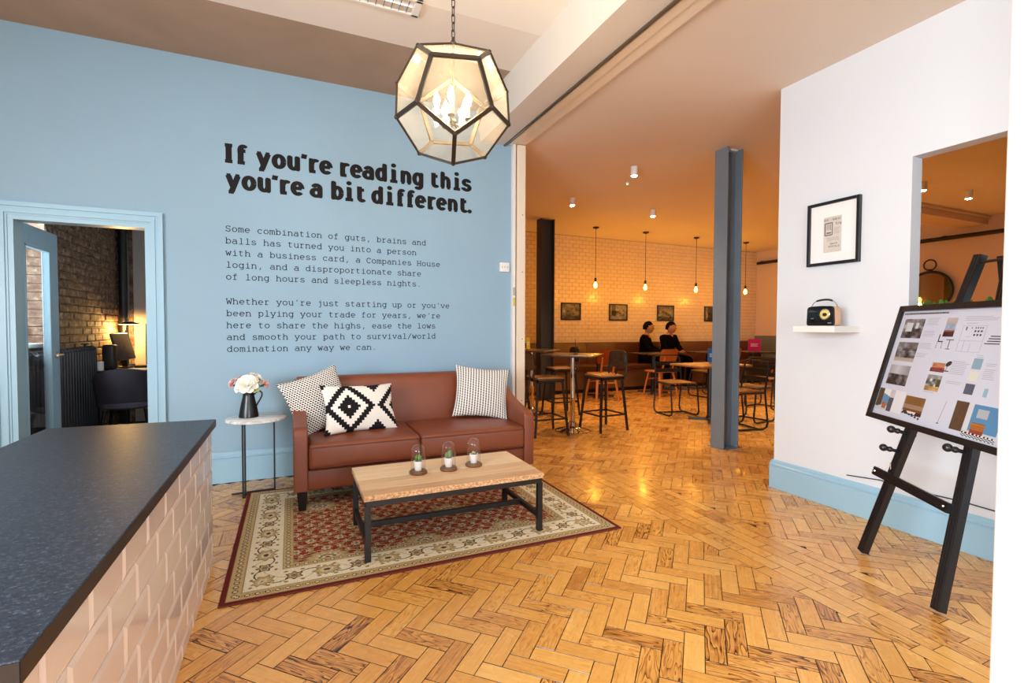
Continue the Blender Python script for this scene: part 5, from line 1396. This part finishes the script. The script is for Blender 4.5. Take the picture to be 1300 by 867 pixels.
for k, (x, y, r, lab) in enumerate(((-1.53, 6.62, .15, 'white sheet of paper lying on the office desk near the chair'), (-1.30, 6.60, -.1, 'white sheet of paper on the desk at the doorway edge'))):
    o = box('paper_sheet', (-.105, -.148, 0), (.105, .148, .002), M['paper'], None); o.location = (x, y, .7407); o.rotation_euler = (0, 0, r); tag(o, lab, 'paper', 'papers on the office desk')
t = thing('keyboard', 'dark keyboard on the office desk below the monitor', 'keyboard', (-1.42, 6.86, .7405), R(-10)); box('keyboard_body', (-.2, -.06, 0), (.2, .06, .018), M['black_metal'], t, .004)
bm = fresh()
for i in range(14):
    for j in range(4): add_box(bm, (-.19 + i * .0272, -.05 + j * .025, .018), (-.166 + i * .0272, -.03 + j * .025, .023))
o = obj('keys', bm, M['screen_back'], t); o['kind'] = 'stuff'

# ================================================================== CAFE
def h_column(name, lab, x0, x1, y0, y1, m, z1=2.999):
    c = Vector(((x0 + x1) / 2, (y0 + y1) / 2, 0)); t = thing(name, lab, 'column', c)
    hx, hy = (x1 - x0) / 2, (y1 - y0) / 2
    for s in (-1, 1): box('flange', (s * hx - .008, -hy, .003), (s * hx + .008, hy, z1), m, t, .002)
    box('web', (-hx + .006, -.007, .003), (hx - .006, .007, z1), m, t)
    box('base_plate', (-hx - .03, -hy - .02, .0015), (hx + .03, hy + .02, .008), m, t)
    return t
h_column('steel_column', 'grey-blue painted steel column nearest the white wall, between the two rooms', 3.935, 4.125, 3.605, 3.77, M['steel_grey'])
h_column('steel_column', 'dark steel column at the far left of the cafe by the bar tables', 3.76, 3.99, 7.22, 7.40, M['steel_dark'])
box('column_packing', (-.05, -.05, 0), (.05, .05, .02), M['white_gloss'], bpy.data.objects['steel_column']).location = (.02, .0, 2.979)
# ceiling spots
for x, y, lab in ((3.49, 4.50, 'white cylinder spotlight on the cafe ceiling, nearest and largest one'), (3.56, 5.94, 'white cylinder spotlight on the cafe ceiling, at the left'), (5.02, 6.01, 'white cylinder spotlight on the cafe ceiling, near the back wall lamps'),
                  (7.05, 3.50, 'ceiling spotlight seen through the serving opening, at its left edge'), (8.02, 3.47, 'ceiling spotlight seen through the serving opening, above the easel top')):
    t = thing('ceiling_spotlight', lab, 'spotlight', (x, y, 2.9985), 0, 'cylinder spotlights on the cafe ceiling')
    bm = fresh(); add_lathe(bm, [(.040, 0), (.040, -.098), (.034, -.10), (.034, -.088), (.001, -.088)], 24); obj('can', bm, M['white_plastic'], t, smooth=40)
    bm = fresh(); add_lathe(bm, [(.031, -.0895), (.031, -.099), (.027, -.107), (.015, -.112), (.001, -.114)], 20); obj('lens', bm, M['spot_lens'], t)
    l = bpy.data.lights.new('spot_light', 'SPOT'); l.energy = 85 if x < 6 else 210; l.color = (1.0, .66, .34) if x < 6 else (1.0, .80, .58); l.spot_size = R(110); l.spot_blend = .7; l.shadow_soft_size = .03
    lo = bpy.data.objects.new('spot_light', l); COL.objects.link(lo); lo.parent = t; lo.location = (0, 0, -.125)
t = thing('smoke_detector', 'tiny green indicator light on the cafe ceiling', 'detector', (3.80, 5.03, 2.9985)); bm = fresh(); add_lathe(bm, [(.022, 0), (.020, -.012), (.001, -.013)], 16); obj('body', bm, M['white_plastic'], t, smooth=40)
bm = fresh(); add_sphere(bm, (0, 0, -.016), .008, 8, 6); obj('indicator', bm, M['green_led'], t)
# pendants
names = ['leftmost', 'second from the left', 'third from the left', 'rightmost, beside the grey column']
for k, x in enumerate((4.97, 6.08, 7.33, 8.69)):
    t = thing('bulb_pendant', 'glowing orange bulb on a black cord, %s of the row' % names[k], 'pendant light', (x, 7.47, 2.9985), 0, 'bare bulb pendants along the tiled wall')
    bm = fresh(); add_lathe(bm, [(.055, 0), (.055, -.018), (.012, -.03), (.004, -.04)], 20); obj('ceiling_cup', bm, M['black_metal'], t, smooth=40)
    bm = fresh(); add_tube(bm, [(0, 0, -.035), (0, 0, -.90)], .0045, 6); obj('cord', bm, M['black_metal'], t)
    bm = fresh(); add_lathe(bm, [(.006, -.895), (.021, -.91), (.021, -.965), (.016, -.975)], 16); obj('lamp_holder', bm, M['black_metal'], t, smooth=40)
    bm = fresh(); add_lathe(bm, [(.014, -.97), (.018, -.99), (.030, -1.02), (.034, -1.04), (.028, -1.065), (.013, -1.08), (.001, -1.083)], 18); obj('bulb', bm, M['bulb_orange'], t, smooth=True)
    point_light('pendant_glow', (0, -.0, -1.15), 14, (1.0, .43, .04), .045, t)
# framed pictures on the tiled wall
pdesc = ['dark old street scene with carts', 'pale street scene with a dark tree', 'grey crowd scene under bare trees', 'tall dark building, partly behind the steel column']
for k, (x0, x1) in enumerate(((4.765, 5.213), (5.882, 6.336), (7.111, 7.569), (8.446, 8.90))):
    t = thing('framed_photograph', 'black framed old photograph of a ' + pdesc[k], 'picture', ((x0 + x1) / 2, 8.35, 1.355), 0, 'old photographs on the tiled wall'); w = x1 - x0; h = .335
    bm = fresh()
    for lo, hi in (((-w / 2, -.022, 0), (-w / 2 + .022, .0015, h)), ((w / 2 - .022, -.022, 0), (w / 2, .0015, h)), ((-w / 2, -.022, 0), (w / 2, .0015, .022)), ((-w / 2, -.022, h - .022), (w / 2, .0015, h))): add_box(bm, lo, hi, .002)
    obj('frame', bm, M['black_wood'], t)
    def pf(x, y, k=k):
        v = vn(x * 6, y * 6, k * 5 + 1) * .55 + vn(x * 14, y * 12, k + 40) * .45
        if k == 1 and .12 < x < .34 and y > .3: v *= .25
        if k == 3: v = v * .5 if .2 < x < .8 else v + .2
        if y > .6: v = v * .6 + (.16, .34, .18, .2)[k]
        if y < .25: v = v * .6 + (.05, .3, .0, .05)[k]
        return mixc((30, 26, 22), (206, 196, 180), v * 1.15 - .15)
    mt = Matrix.Translation((-w / 2 + .022, -.006, .022)); rough_picture('photo_print', w - .044, h - .044, 26, 18, pf, t, None, mt)
# bench
t = thing('banquette_bench', 'long brown leather banquette bench with board front along the tiled wall', 'bench', (6.08, 8.0, 0)); bl = -Vector((6.08, 8.0, 0))
x = 2.09; k = 0
while x < 10.0:
    w = 1.58 if x + 1.7 < 10.0 else 10.035 - x
    bm = fresh(); add_box(bm, (x + .002, 7.70, .40), (x + w - .002, 8.24, .50), .02, seg=3); obj('seat_pad', bm, M['bench_leather'], t, smooth=40).location = bl
    bm = fresh(); add_prism(bm, [(8.14, .50), (8.20, .895), (8.215, .912), (8.24, .915), (8.345, .915), (8.345, .42), (8.14, .42)], 'x', x + .002, x + w - .002, .012, 2); obj('back_pad', bm, M['bench_leather'], t, smooth=40).location = bl
    box('front_board', (x + .001, 7.745, .07), (x + w - .001, 7.765, .40), M['bench_wood'], t).location = bl
    x += w; k += 1
box('plinth', (2.09, 7.78, .001), (10.03, 8.34, .07), M['black_metal'], t).location = bl
# tables
def cross_base(bm, r=.27):
    for a in (45, 135): 
        d = Vector((math.cos(R(a)), math.sin(R(a)), 0)) * r; bar(bm, -d + Vector((0, 0, .018)), d + Vector((0, 0, .018)), .055, .022)
        for s in (-1, 1): add_lathe(bm, [(.02, .001), (.02, .012)], 10, tuple(d * s * .93))
    add_lathe(bm, [(.05, .006), (.05, .04), (.03, .06)], 14)
def cafe_table(x, y, w, d, lab, top='dark_top', ped='black_metal', rz=0, ch=False):
    t = thing('cafe_table', lab, 'table', (x, y, 0), rz, 'dining tables in the cafe')
    bm = fresh(); add_box(bm, (-w / 2, -d / 2, .715), (w / 2, d / 2, .74), .008, seg=2); me = mesh_of('table_top', bm, M[top]); wood_uv(me, 'x'); obj('table_top', me, None, t)
    bm = fresh(); add_tube(bm, [(0, 0, .03), (0, 0, .70)], .036, 16); add_lathe(bm, [(.05, .69), (.14, .70), (.14, .7145)], 16); obj('pedestal', bm, M[ped], t, smooth=40)
    bm = fresh(); cross_base(bm); obj('base', bm, M[ped], t)
    return t
cafe_table(5.02, 4.84, .84, .60, 'dark pedestal cafe table with wooden top, nearest the grey steel column', 'seat_wood', 'black_enamel')
cafe_table(4.95, 7.32, .62, .62, 'small dark cafe table at the bench behind the bar stools')
cafe_table(6.16, 7.32, .66, .62, 'small dark cafe table at the bench in front of the two seated men')
cafe_table(7.50, 7.30, .66, .62, 'small dark cafe table at the bench, right of the seated men')
cafe_table(8.50, 7.10, .66, .62, 'dark cafe table carrying the magenta card, right of the steel column')
def card(x, y, z, m, lab, h=.15, w=.10, rz=0, mark=True):
    t = thing('table_card', lab, 'card', (x, y, z), rz)
    box('card_sheet', (-w / 2, -.002, .012), (w / 2, .002, h), M[m], t)
    box('card_foot', (-.03, -.018, 0), (.03, .018, .014), M['orange_wood'], t, .003)
    if mark:
        bm = fresh(); 
        for k in range(3): add_box(bm, (-w * .3, -.0028, h * (.42 + .09 * k)), (w * (.3 - .08 * (k % 2)), -.0021, h * (.46 + .09 * k)))
        obj('card_print', bm, M['paper'], t)
card(5.16, 4.95, .7405, 'blue_card', 'blue menu card standing on the table by the grey steel column', .20, .12, R(-20))
card(8.42, 7.0, .7405, 'pink_card', 'magenta menu card standing on the table right of the steel column', .25, .24, R(-30))
# bar tables with chrome poles
def bar_table(x, y, lab, rz=0):
    t = thing('bar_table', lab, 'table', (x, y, 0), rz, 'high bar tables with chrome poles')
    bm = fresh(); add_box(bm, (-.31, -.31, .878), (.31, .31, .90), .01, seg=2); me = mesh_of('table_top', bm, M['dark_top']); wood_uv(me, 'x'); obj('table_top', me, None, t)
    bm = fresh(); add_lathe(bm, [(.030, .03), (.030, .36), (.034, .365), (.034, .38), (.027, .385), (.027, .86), (.10, .87), (.10, .8775)], 20); obj('pole', bm, M['chrome'], t, smooth=40)
    bm = fresh(); add_lathe(bm, [(.195, .0015), (.205, .006), (.18, .016), (.10, .03), (.06, .055), (.040, .10), (.031, .11)], 36); obj('base', bm, M['chrome'], t, smooth=50)
    return t
bar_table(3.02, 5.0, 'high square bar table on a chrome pole between the two nearest stools', R(45))
bar_table(3.08, 6.20, 'high square bar table on a chrome pole, further back by the dark column', R(40))
card(2.98, 6.12, .9005, 'yellow_card', 'yellow menu card standing on the further bar table', .17, .09, R(30))
t = thing('menu_stand', 'thin upright metal menu stand on the nearer bar table', 'stand', (3.04, 4.98, .9005)); bm = fresh(); add_lathe(bm, [(.03, 0), (.03, .006), (.003, .01)], 14); add_tube(bm, [(0, 0, .008), (0, 0, .18)], .003, 6); obj('stand_rod', bm, M['gun_metal'], t)
# bar stools
def make_stool():
    t = thing('bar_stool', '', 'stool', (0, 0, 0), 0, 'industrial bar stools')
    bm = fresh(); add_box(bm, (-.165, -.165, .635), (.165, .165, .655), .02, seg=3); me = mesh_of('seat', bm, M['seat_wood'], 40); wood_uv(me, 'x'); obj('seat', me, None, t)
    bm = fresh()
    for s in (-1, 1):
        add_box(bm, (-.165, s * .155 - .01, .600), (.165, s * .155 + .01, .634), .003); add_box(bm, (s * .155 - .01, -.165, .600), (s * .155 + .01, .165, .634), .003)
    obj('seat_frame', bm, M['gun_metal'], t)
    for sx in (-1, 1):
        for sy in (-1, 1):
            bm = fresh(); bar(bm, (sx * .148, sy * .148, .63), (sx * .200, sy * .200, .002), .026, .020); obj('leg', bm, M['gun_metal'], t)
    bm = fresh(); q = .183; z = .19
    for a, b in (((-q, -q), (q, -q)), ((q, -q), (q, q)), ((q, q), (-q, q)), ((-q, q), (-q, -q))): bar(bm, (*a, z), (*b, z), .012, .018)
    obj('footrest', bm, M['gun_metal'], t)
    bm = fresh(); add_tube(bm, [(.10, -.145, .60), (.175, -.15, .605), (.205, -.155, .66), (.215, -.16, .84), (.218, -.14, .905), (.220, -.10, .925), (.222, 0, .93), (.220, .10, .925), (.218, .14, .905), (.215, .16, .84), (.205, .155, .66), (.175, .15, .605), (.10, .145, .60)], .011, 8); obj('back_frame', bm, M['gun_metal'], t, smooth=True)
    bm = fresh(); add_prism(bm, [(-.14, .76), (-.12, .735), (.12, .735), (.14, .76), (.145, .86), (.12, .91), (.06, .922), (-.06, .922), (-.12, .91), (-.145, .86)], 'x', .203, .215, .003); me = mesh_of('backrest', bm, M['dark_top'], 40); wood_uv(me, 'y'); obj('backrest', me, None, t)
    bm = fresh(); bar(bm, (.175, 0, .605), (.209, 0, .76), .03, .008); obj('back_strut', bm, M['gun_metal'], t)
    return t
s0 = make_stool(); s0.location = (3.41, 4.93, 0); s0.rotation_euler = (0, 0, R(4)); s0['label'] = 'metal bar stool with wooden seat, right of the nearer bar table'
dup(s0, (2.64, 4.98, 0), R(176), 'metal bar stool with wooden seat, left of the nearer bar table')
dup(s0, (3.44, 6.02, 0), R(-6), 'metal bar stool between the further bar table and the nearer one')
dup(s0, (2.74, 6.20, 0), R(190), 'metal bar stool at the far left, behind the door frame post')
# wooden chairs
def make_wood_chair():
    t = thing('wooden_chair', '', 'chair', (0, 0, 0), 0, 'light wooden chairs at the bench tables')   # faces +y
    bm = fresh(); add_box(bm, (-.20, -.19, .43), (.20, .20, .455), .02, seg=3); me = mesh_of('seat', bm, M['orange_wood'], 40); wood_uv(me, 'y'); obj('seat', me, None, t)
    for sx in (-1, 1):
        for sy in (-1, 1):
            bm = fresh(); bar(bm, (sx * .15, sy * .14, .435), (sx * .205, sy * .215, .002), .034, .024); me = mesh_of('leg', bm, M['orange_wood']); wood_uv(me, 'z'); obj('leg', me, None, t)
    for sx in (-1, 1):
        bm = fresh(); bar(bm, (sx * .11, -.16, .44), (sx * .11, -.235, .72), .028, .016); me = mesh_of('back_post', bm, M['orange_wood']); wood_uv(me, 'z'); obj('back_post', me, None, t)
    bm = fresh(); n = 10
    F = []
    for z, o_ in ((.62, 0), (.66, .0), (.80, 0), (.84, 0)):
        hw = {.62: .17, .66: .19, .80: .19, .84: .16}[z]
        F.append([bm.verts.new((hw * (2 * i / n - 1), -.235 - (z - .72) * .2 + .035 * (2 * i / n - 1) ** 2, z)) for i in range(n + 1)])
    for a, b in zip(F, F[1:]):
        for i in range(n): bm.faces.new((a[i], a[i + 1], b[i + 1], b[i]))
    bmesh.ops.solidify(bm, geom=bm.faces, thickness=.012); me = mesh_of('backrest', bm, M['orange_wood'], 50); wood_uv(me, 'x'); obj('backrest', me, None, t)
    bm = fresh(); bar(bm, (-.17, -.165, .30), (.17, -.165, .30), .02); bar(bm, (-.17, .165, .30), (.17, .165, .30), .02); obj('stretcher', bm, M['orange_wood'], t)
    wood_uv(bpy.data.objects[[c.name for c in t.children if c.name.startswith('stretcher')][0]].data, 'x')
    return t
w0 = make_wood_chair(); w0.location = (5.98, 6.90, 0); w0['label'] = 'orange wooden chair with its back to us, in front of the two seated men'
dup(w0, (4.74, 6.90, 0), R(-8), 'orange wooden chair at the bench table behind the nearest bar stool')
dup(w0, (7.45, 6.84, 0), R(6), 'orange wooden chair behind the grey steel column, right of the seated men')
dup(w0, (8.90, 6.70, 0), R(12), 'orange wooden chair right of the magenta card, beside the white wall end')
# sled chairs
def make_sled():
    t = thing('sled_chair', '', 'chair', (0, 0, 0), 0, 'black tubular sled chairs')    # faces +y
    for s in (-1, 1):
        bm = fresh(); x = s * .205
        add_tube(bm, [(x * .93, -.245, .80), (x, -.235, .74), (x, -.19, .46), (x, -.20, .36), (x, -.235, .08), (x, -.215, .03), (x, -.17, .013), (x, .17, .013), (x, .215, .03), (x, .235, .07), (x, .20, .38), (x, .185, .425), (x, .14, .44), (x, -.185, .44)], .011, 8); obj('side_frame', bm, M['black_metal'], t, smooth=True)
    for ps in ([(-.19, -.245, .80), (-.16, -.25, .815), (.16, -.25, .815), (.19, -.245, .80)], [(-.205, .19, .425), (.205, .19, .425)], [(-.205, -.19, .44), (.205, -.19, .44)], [(-.205, -.12, .013), (.205, -.12, .013)]):
        bm = fresh(); add_tube(bm, ps, .010, 8); obj('cross_tube', bm, M['black_metal'], t, smooth=True)
    for z in (.60, .70):
        bm = fresh(); y = -.235 + (.74 - z) * .13; bar(bm, (-.20, y, z), (.20, y, z), .010, .055); obj('back_slat', bm, M['gun_metal'], t)
    bm = fresh(); add_box(bm, (-.19, -.18, .449), (.19, .20, .465), .008, seg=2); me = mesh_of('seat', bm, M['seat_wood'], 40); wood_uv(me, 'y'); obj('seat', me, None, t)
    return t
c0 = make_sled(); c0.location = (4.92, 5.36, 0); c0.rotation_euler = (0, 0, R(170)); c0['label'] = 'black tubular sled chair with wooden seat, on the far side of the nearest cafe table'
dup(c0, (4.98, 4.34, 0), R(80), 'black tubular sled chair half hidden behind the left face of the grey steel column')
dup(c0, (5.50, 4.62, 0), R(97), 'black tubular sled chair just right of the grey steel column')
dup(c0, (6.62, 5.28, 0), R(100), 'black tubular sled chair beside the end of the white wall, behind another sled chair')
dup(c0, (6.72, 6.55, 0), R(10), 'black tubular sled chair between the seated men and the steel column')
# round mirror through the opening
t = thing('round_mirror', 'round black framed mirror with a hanging ring, seen through the serving opening', 'mirror', (10.02, 4.83, 1.86)); q = Matrix.Rotation(R(-90), 4, 'Y')
bm = fresh(); add_lathe(bm, [(.001, 0), (.31, 0)], 48, cap=False, mtx=Matrix.Translation((-.018, 0, 0)) @ q); obj('mirror_glass', bm, M['mirror'], t)
bm = fresh(); add_lathe(bm, [(.30, -.02), (.34, -.02), (.345, .0), (.335, .012), (.315, .014), (.30, .0)], 48, cap=False, mtx=Matrix.Translation((-.018, 0, 0)) @ q); obj('frame', bm, M['black_metal'], t, smooth=50)
bm = fresh(); add_tube(bm, [(-.02, .09 * math.cos(a), .44 + .09 * math.sin(a)) for a in [k * PI / 10 for k in range(20)]], .012, 8, closed=True); add_box(bm, (-.04, -.03, .33), (.0, .03, .37), .004); obj('hanging_ring', bm, M['black_metal'], t, smooth=40)

# ================================================================== PEOPLE
def skin_mesh(pts, edges, root=0, sub=2):
    me = bpy.data.meshes.new('tmp'); me.from_pydata([p[:3] for p in pts], edges, []); me.update()
    o = bpy.data.objects.new('tmp', me); COL.objects.link(o)
    m = o.modifiers.new('s', 'SKIN'); m.use_smooth_shade = True
    for i, d in enumerate(me.skin_vertices[0].data if me.skin_vertices else []):
        pass
    if not me.skin_vertices:
        bpy.context.view_layer.objects.active = o; bpy.ops.mesh.customdata_skin_add()
    for i, d in enumerate(me.skin_vertices[0].data):
        r = pts[i][3]; d.radius = r if isinstance(r, tuple) else (r, r); d.use_root = (i == root)
    s = o.modifiers.new('u', 'SUBSURF'); s.levels = sub; s.render_levels = sub
    dg = bpy.context.evaluated_depsgraph_get(); dg.update()
    res = bpy.data.meshes.new_from_object(o.evaluated_get(dg)); bpy.data.objects.remove(o); bpy.data.meshes.remove(me)
    return res
def join_into(bm, me, mtx=None):
    n0_ = len(bm.verts); bm.from_mesh(me); bm.verts.ensure_lookup_table()
    if mtx is not None: bmesh.ops.transform(bm, matrix=mtx, verts=bm.verts[n0_:])
def seated(lab, loc, yaw, head_yaw, head_pitch, lean, hands):
    """local frame: +y is where the body faces, z up, origin under the pelvis"""
    t = thing('person', lab, 'person', loc, yaw, 'two men on the bench')
    L = lean
    P = [(0, 0, .60, (.125, .105)), (0, .01 + L * .3, .72, (.125, .100)), (0, L * .7, .86, (.150, .105)), (0, L, .985, (.120, .085)), (0, L + .012, 1.045, .052), (0, L + .022, 1.10, .050)]
    E = [(0, 1), (1, 2), (2, 3), (3, 4), (4, 5)]
    arms = {}
    for s in (-1, 1):
        b = len(P); hx, hy, hz2 = hands[s]
        P += [(s * .165, L - .005, .985, .058), (s * .215, L + .06, .80, .044), ((s * .225 + hx) / 2 + s * .02, (L + .06 + hy) / 2, (.76 + hz2) / 2, .036), (hx, hy, hz2, .024)]
        E += [(3, b), (b, b + 1), (b + 1, b + 2), (b + 2, b + 3)]; arms[s] = b
    legs = {}
    for s in (-1, 1):
        b = len(P)
        P += [(s * .095, .04, .585, .082), (s * .13, .25, .585, .070), (s * .15, .43, .57, .056), (s * .14, .42, .32, .050), (s * .13, .40, .10, .036), (s * .14, .50, .045, .034), (s * .145, .57, .035, .026)]
        E += [(0, b)] + [(b + k, b + k + 1) for k in range(6)]; legs[s] = b
    bm = fresh(); join_into(bm, skin_mesh(P, E))
    # head: skull, jaw, nose, ears, lips, joined on the neck
    hm = Matrix.Translation((0, L + .045, 1.175)) @ Matrix.Rotation(head_yaw, 4, 'Z') @ Matrix.Rotation(head_pitch, 4, 'X')
    n0_ = len(bm.verts); bmesh.ops.create_uvsphere(bm, u_segments=24, v_segments=18, radius=1, matrix=I4()); bm.verts.ensure_lookup_table()
    for v in bm.verts[n0_:]:
        x, y, z = v.co
        w = 1 - .32 * max(0, -z) ** 1.5; ff = 1 - .10 * max(0, z) ** 2
        yy = y * (.094 if y > 0 else .098) * ff; 
        if z < 0 and y < 0: yy *= 1 - .45 * (-z)
        if z < -.3 and y > 0: yy = yy * 1.0 + .012 * (-z)
        if y > .5 and .0 < z < .25 and .12 < abs(x) < .55: yy -= .006
        v.co = hm @ Vector((x * .074 * w, yy, z * .112))
    def hp(x, y, z): return tuple(hm @ Vector((x, y, z)))
    for a, r in ((((0, .088, .014), (0, .106, -.018), (0, .100, -.028)), (.007, .012, .010)),): add_tube(bm, [hp(*p) for p in a], list(r), 8)
    for s in (-1, 1):
        add_sphere(bm, hp(s * .074, -.004, -.005), .02, 10, 8, (.35, .8, 1.4), hm.to_3x3().to_4x4())
        add_sphere(bm, hp(s * .030, .083, .030), .013, 8, 6, (1.5, .5, .5), hm.to_3x3().to_4x4())
    # hands with five fingers, loosely clasped
    for s in (-1, 1):
        hx, hy, hz2 = hands[s]; c = Vector((hx - s * .008, hy + .035, hz2 - .004))
        add_sphere(bm, c, .04, 12, 8, (.62, 1.0, .42))
        for k in range(4):
            a = c + Vector((-s * (.018 - .012 * k), .03, .004 - .002 * k)); l = (.040, .046, .043, .034)[k]
            add_tube(bm, [a, a + Vector((-s * l * .35, l * .55, -.004)), a + Vector((-s * l * .9, l * .62, -.014)), a + Vector((-s * l * 1.15, l * .35, -.024))], [.0088, .0085, .008, .006], 8)
        a = c + Vector((-s * .022, -.01, .012)); add_tube(bm, [a, a + Vector((-s * .018, .02, .012)), a + Vector((-s * .026, .042, .012))], [.011, .0095, .007], 8)
    obj('body', bm, M['skin'], t, smooth=60)
    for s in (-1, 1):
        bm = fresh(); add_sphere(bm, hp(s * .030, .0855, .026), .0105, 10, 8, (1, .6, .62), hm.to_3x3().to_4x4()); o = obj('eye', bm, M['eye_white'], t, smooth=True)
        bm = fresh(); add_sphere(bm, hp(s * .030, .0910, .026), .0052, 8, 6, (1, .5, 1), hm.to_3x3().to_4x4()); obj('iris', bm, M['hair'], o, smooth=True)
        bm = fresh(); add_tube(bm, [hp(s * .015, .092, .043), hp(s * .03, .090, .048), hp(s * .046, .080, .043)], .004, 6); obj('eyebrow', bm, M['hair'], t)
    bm = fresh(); add_tube(bm, [hp(-.022, .089, -.052), hp(0, .097, -.050), hp(.022, .089, -.052)], [.003, .006, .003], 8); obj('mouth', bm, M['lips'], t, smooth=True)
    # hair cap
    bm = fresh(); bmesh.ops.create_uvsphere(bm, u_segments=26, v_segments=18, radius=1)
    kill = [v for v in bm.verts if (v.co.z < .50 and v.co.y > .35) or (v.co.z < .25 and v.co.y > .05) or v.co.z < -.38 or (v.co.z < -.05 and v.co.y > -.25)]
    bmesh.ops.delete(bm, geom=kill, context='VERTS')
    for v in bm.verts:
        x, y, z = v.co; k = 1 + .03 * math.sin(9 * x + 5 * y) + .02 * math.sin(14 * y + 11 * z)
        v.co = hm @ Vector((x * .078 * k, y * .101 * k - .003, z * .121 * k))
    bmesh.ops.solidify(bm, geom=bm.faces, thickness=.006); obj('hair', bm, M['hair'], t, smooth=60)
    # clothes
    top = [(p[0], p[1], p[2], tuple(r * 1.10 + .008 for r in p[3]) if isinstance(p[3], tuple) else p[3] * 1.08 + .009) for p in P]
    ids = [0, 1, 2, 3, 4] + [arms[s] + k for s in (-1, 1) for k in range(4)]; mp = {v: i for i, v in enumerate(ids)}
    tv = [list(top[i]) for i in ids]; tv[4] = (top[4][0], top[4][1], 1.030, .066)
    for s in (-1, 1):
        w_, e_ = Vector(P[arms[s] + 3][:3]), Vector(P[arms[s] + 2][:3]); q_ = e_.lerp(w_, .82); tv[mp[arms[s] + 3]] = (q_.x, q_.y, q_.z, .036)
    me = skin_mesh([tuple(v) for v in tv], [(mp[a], mp[b]) for a, b in E if a in mp and b in mp]); me.materials.append(M['black_cloth']); o = bpy.data.objects.new('sweater', me); COL.objects.link(o); o.parent = t
    ids = [0] + [legs[s] + k for s in (-1, 1) for k in range(5)]; mp = {v: i for i, v in enumerate(ids)}
    tv = [tuple(top[i]) for i in ids]; me = skin_mesh(tv, [(mp[a], mp[b]) for a, b in E if a in mp and b in mp]); me.materials.append(M['dark_trousers']); o = bpy.data.objects.new('trousers', me); COL.objects.link(o); o.parent = t
    for s in (-1, 1):
        x = s * .137; me = skin_mesh([(x, .385, .085, .050), (x, .41, .055, .045), (x, .50, .048, .042), (x * 1.04, .575, .040, .034), (x * 1.05, .62, .036, .024)], [(0, 1), (1, 2), (2, 3), (3, 4)], sub=2)
        me.materials.append(M['grey_shoe']); o = bpy.data.objects.new('shoe', me); COL.objects.link(o); o.parent = t
    t.scale = (1.06, 1.06, 1.06); t.location.z = -.032
    return t
seated('man in a black sweater, left of the two seated on the bench, looking right', (6.50, 8.0, 0), R(180 + 42), R(20), R(-4), .03, {-1: (-.03, .36, .70), 1: (.04, .35, .70)})
seated('man in a black sweater, right of the two seated on the bench, facing forward', (7.06, 7.98, 0), R(180 + 12), R(24), R(-4), .05, {-1: (-.10, .30, .72), 1: (.06, .32, .72)})
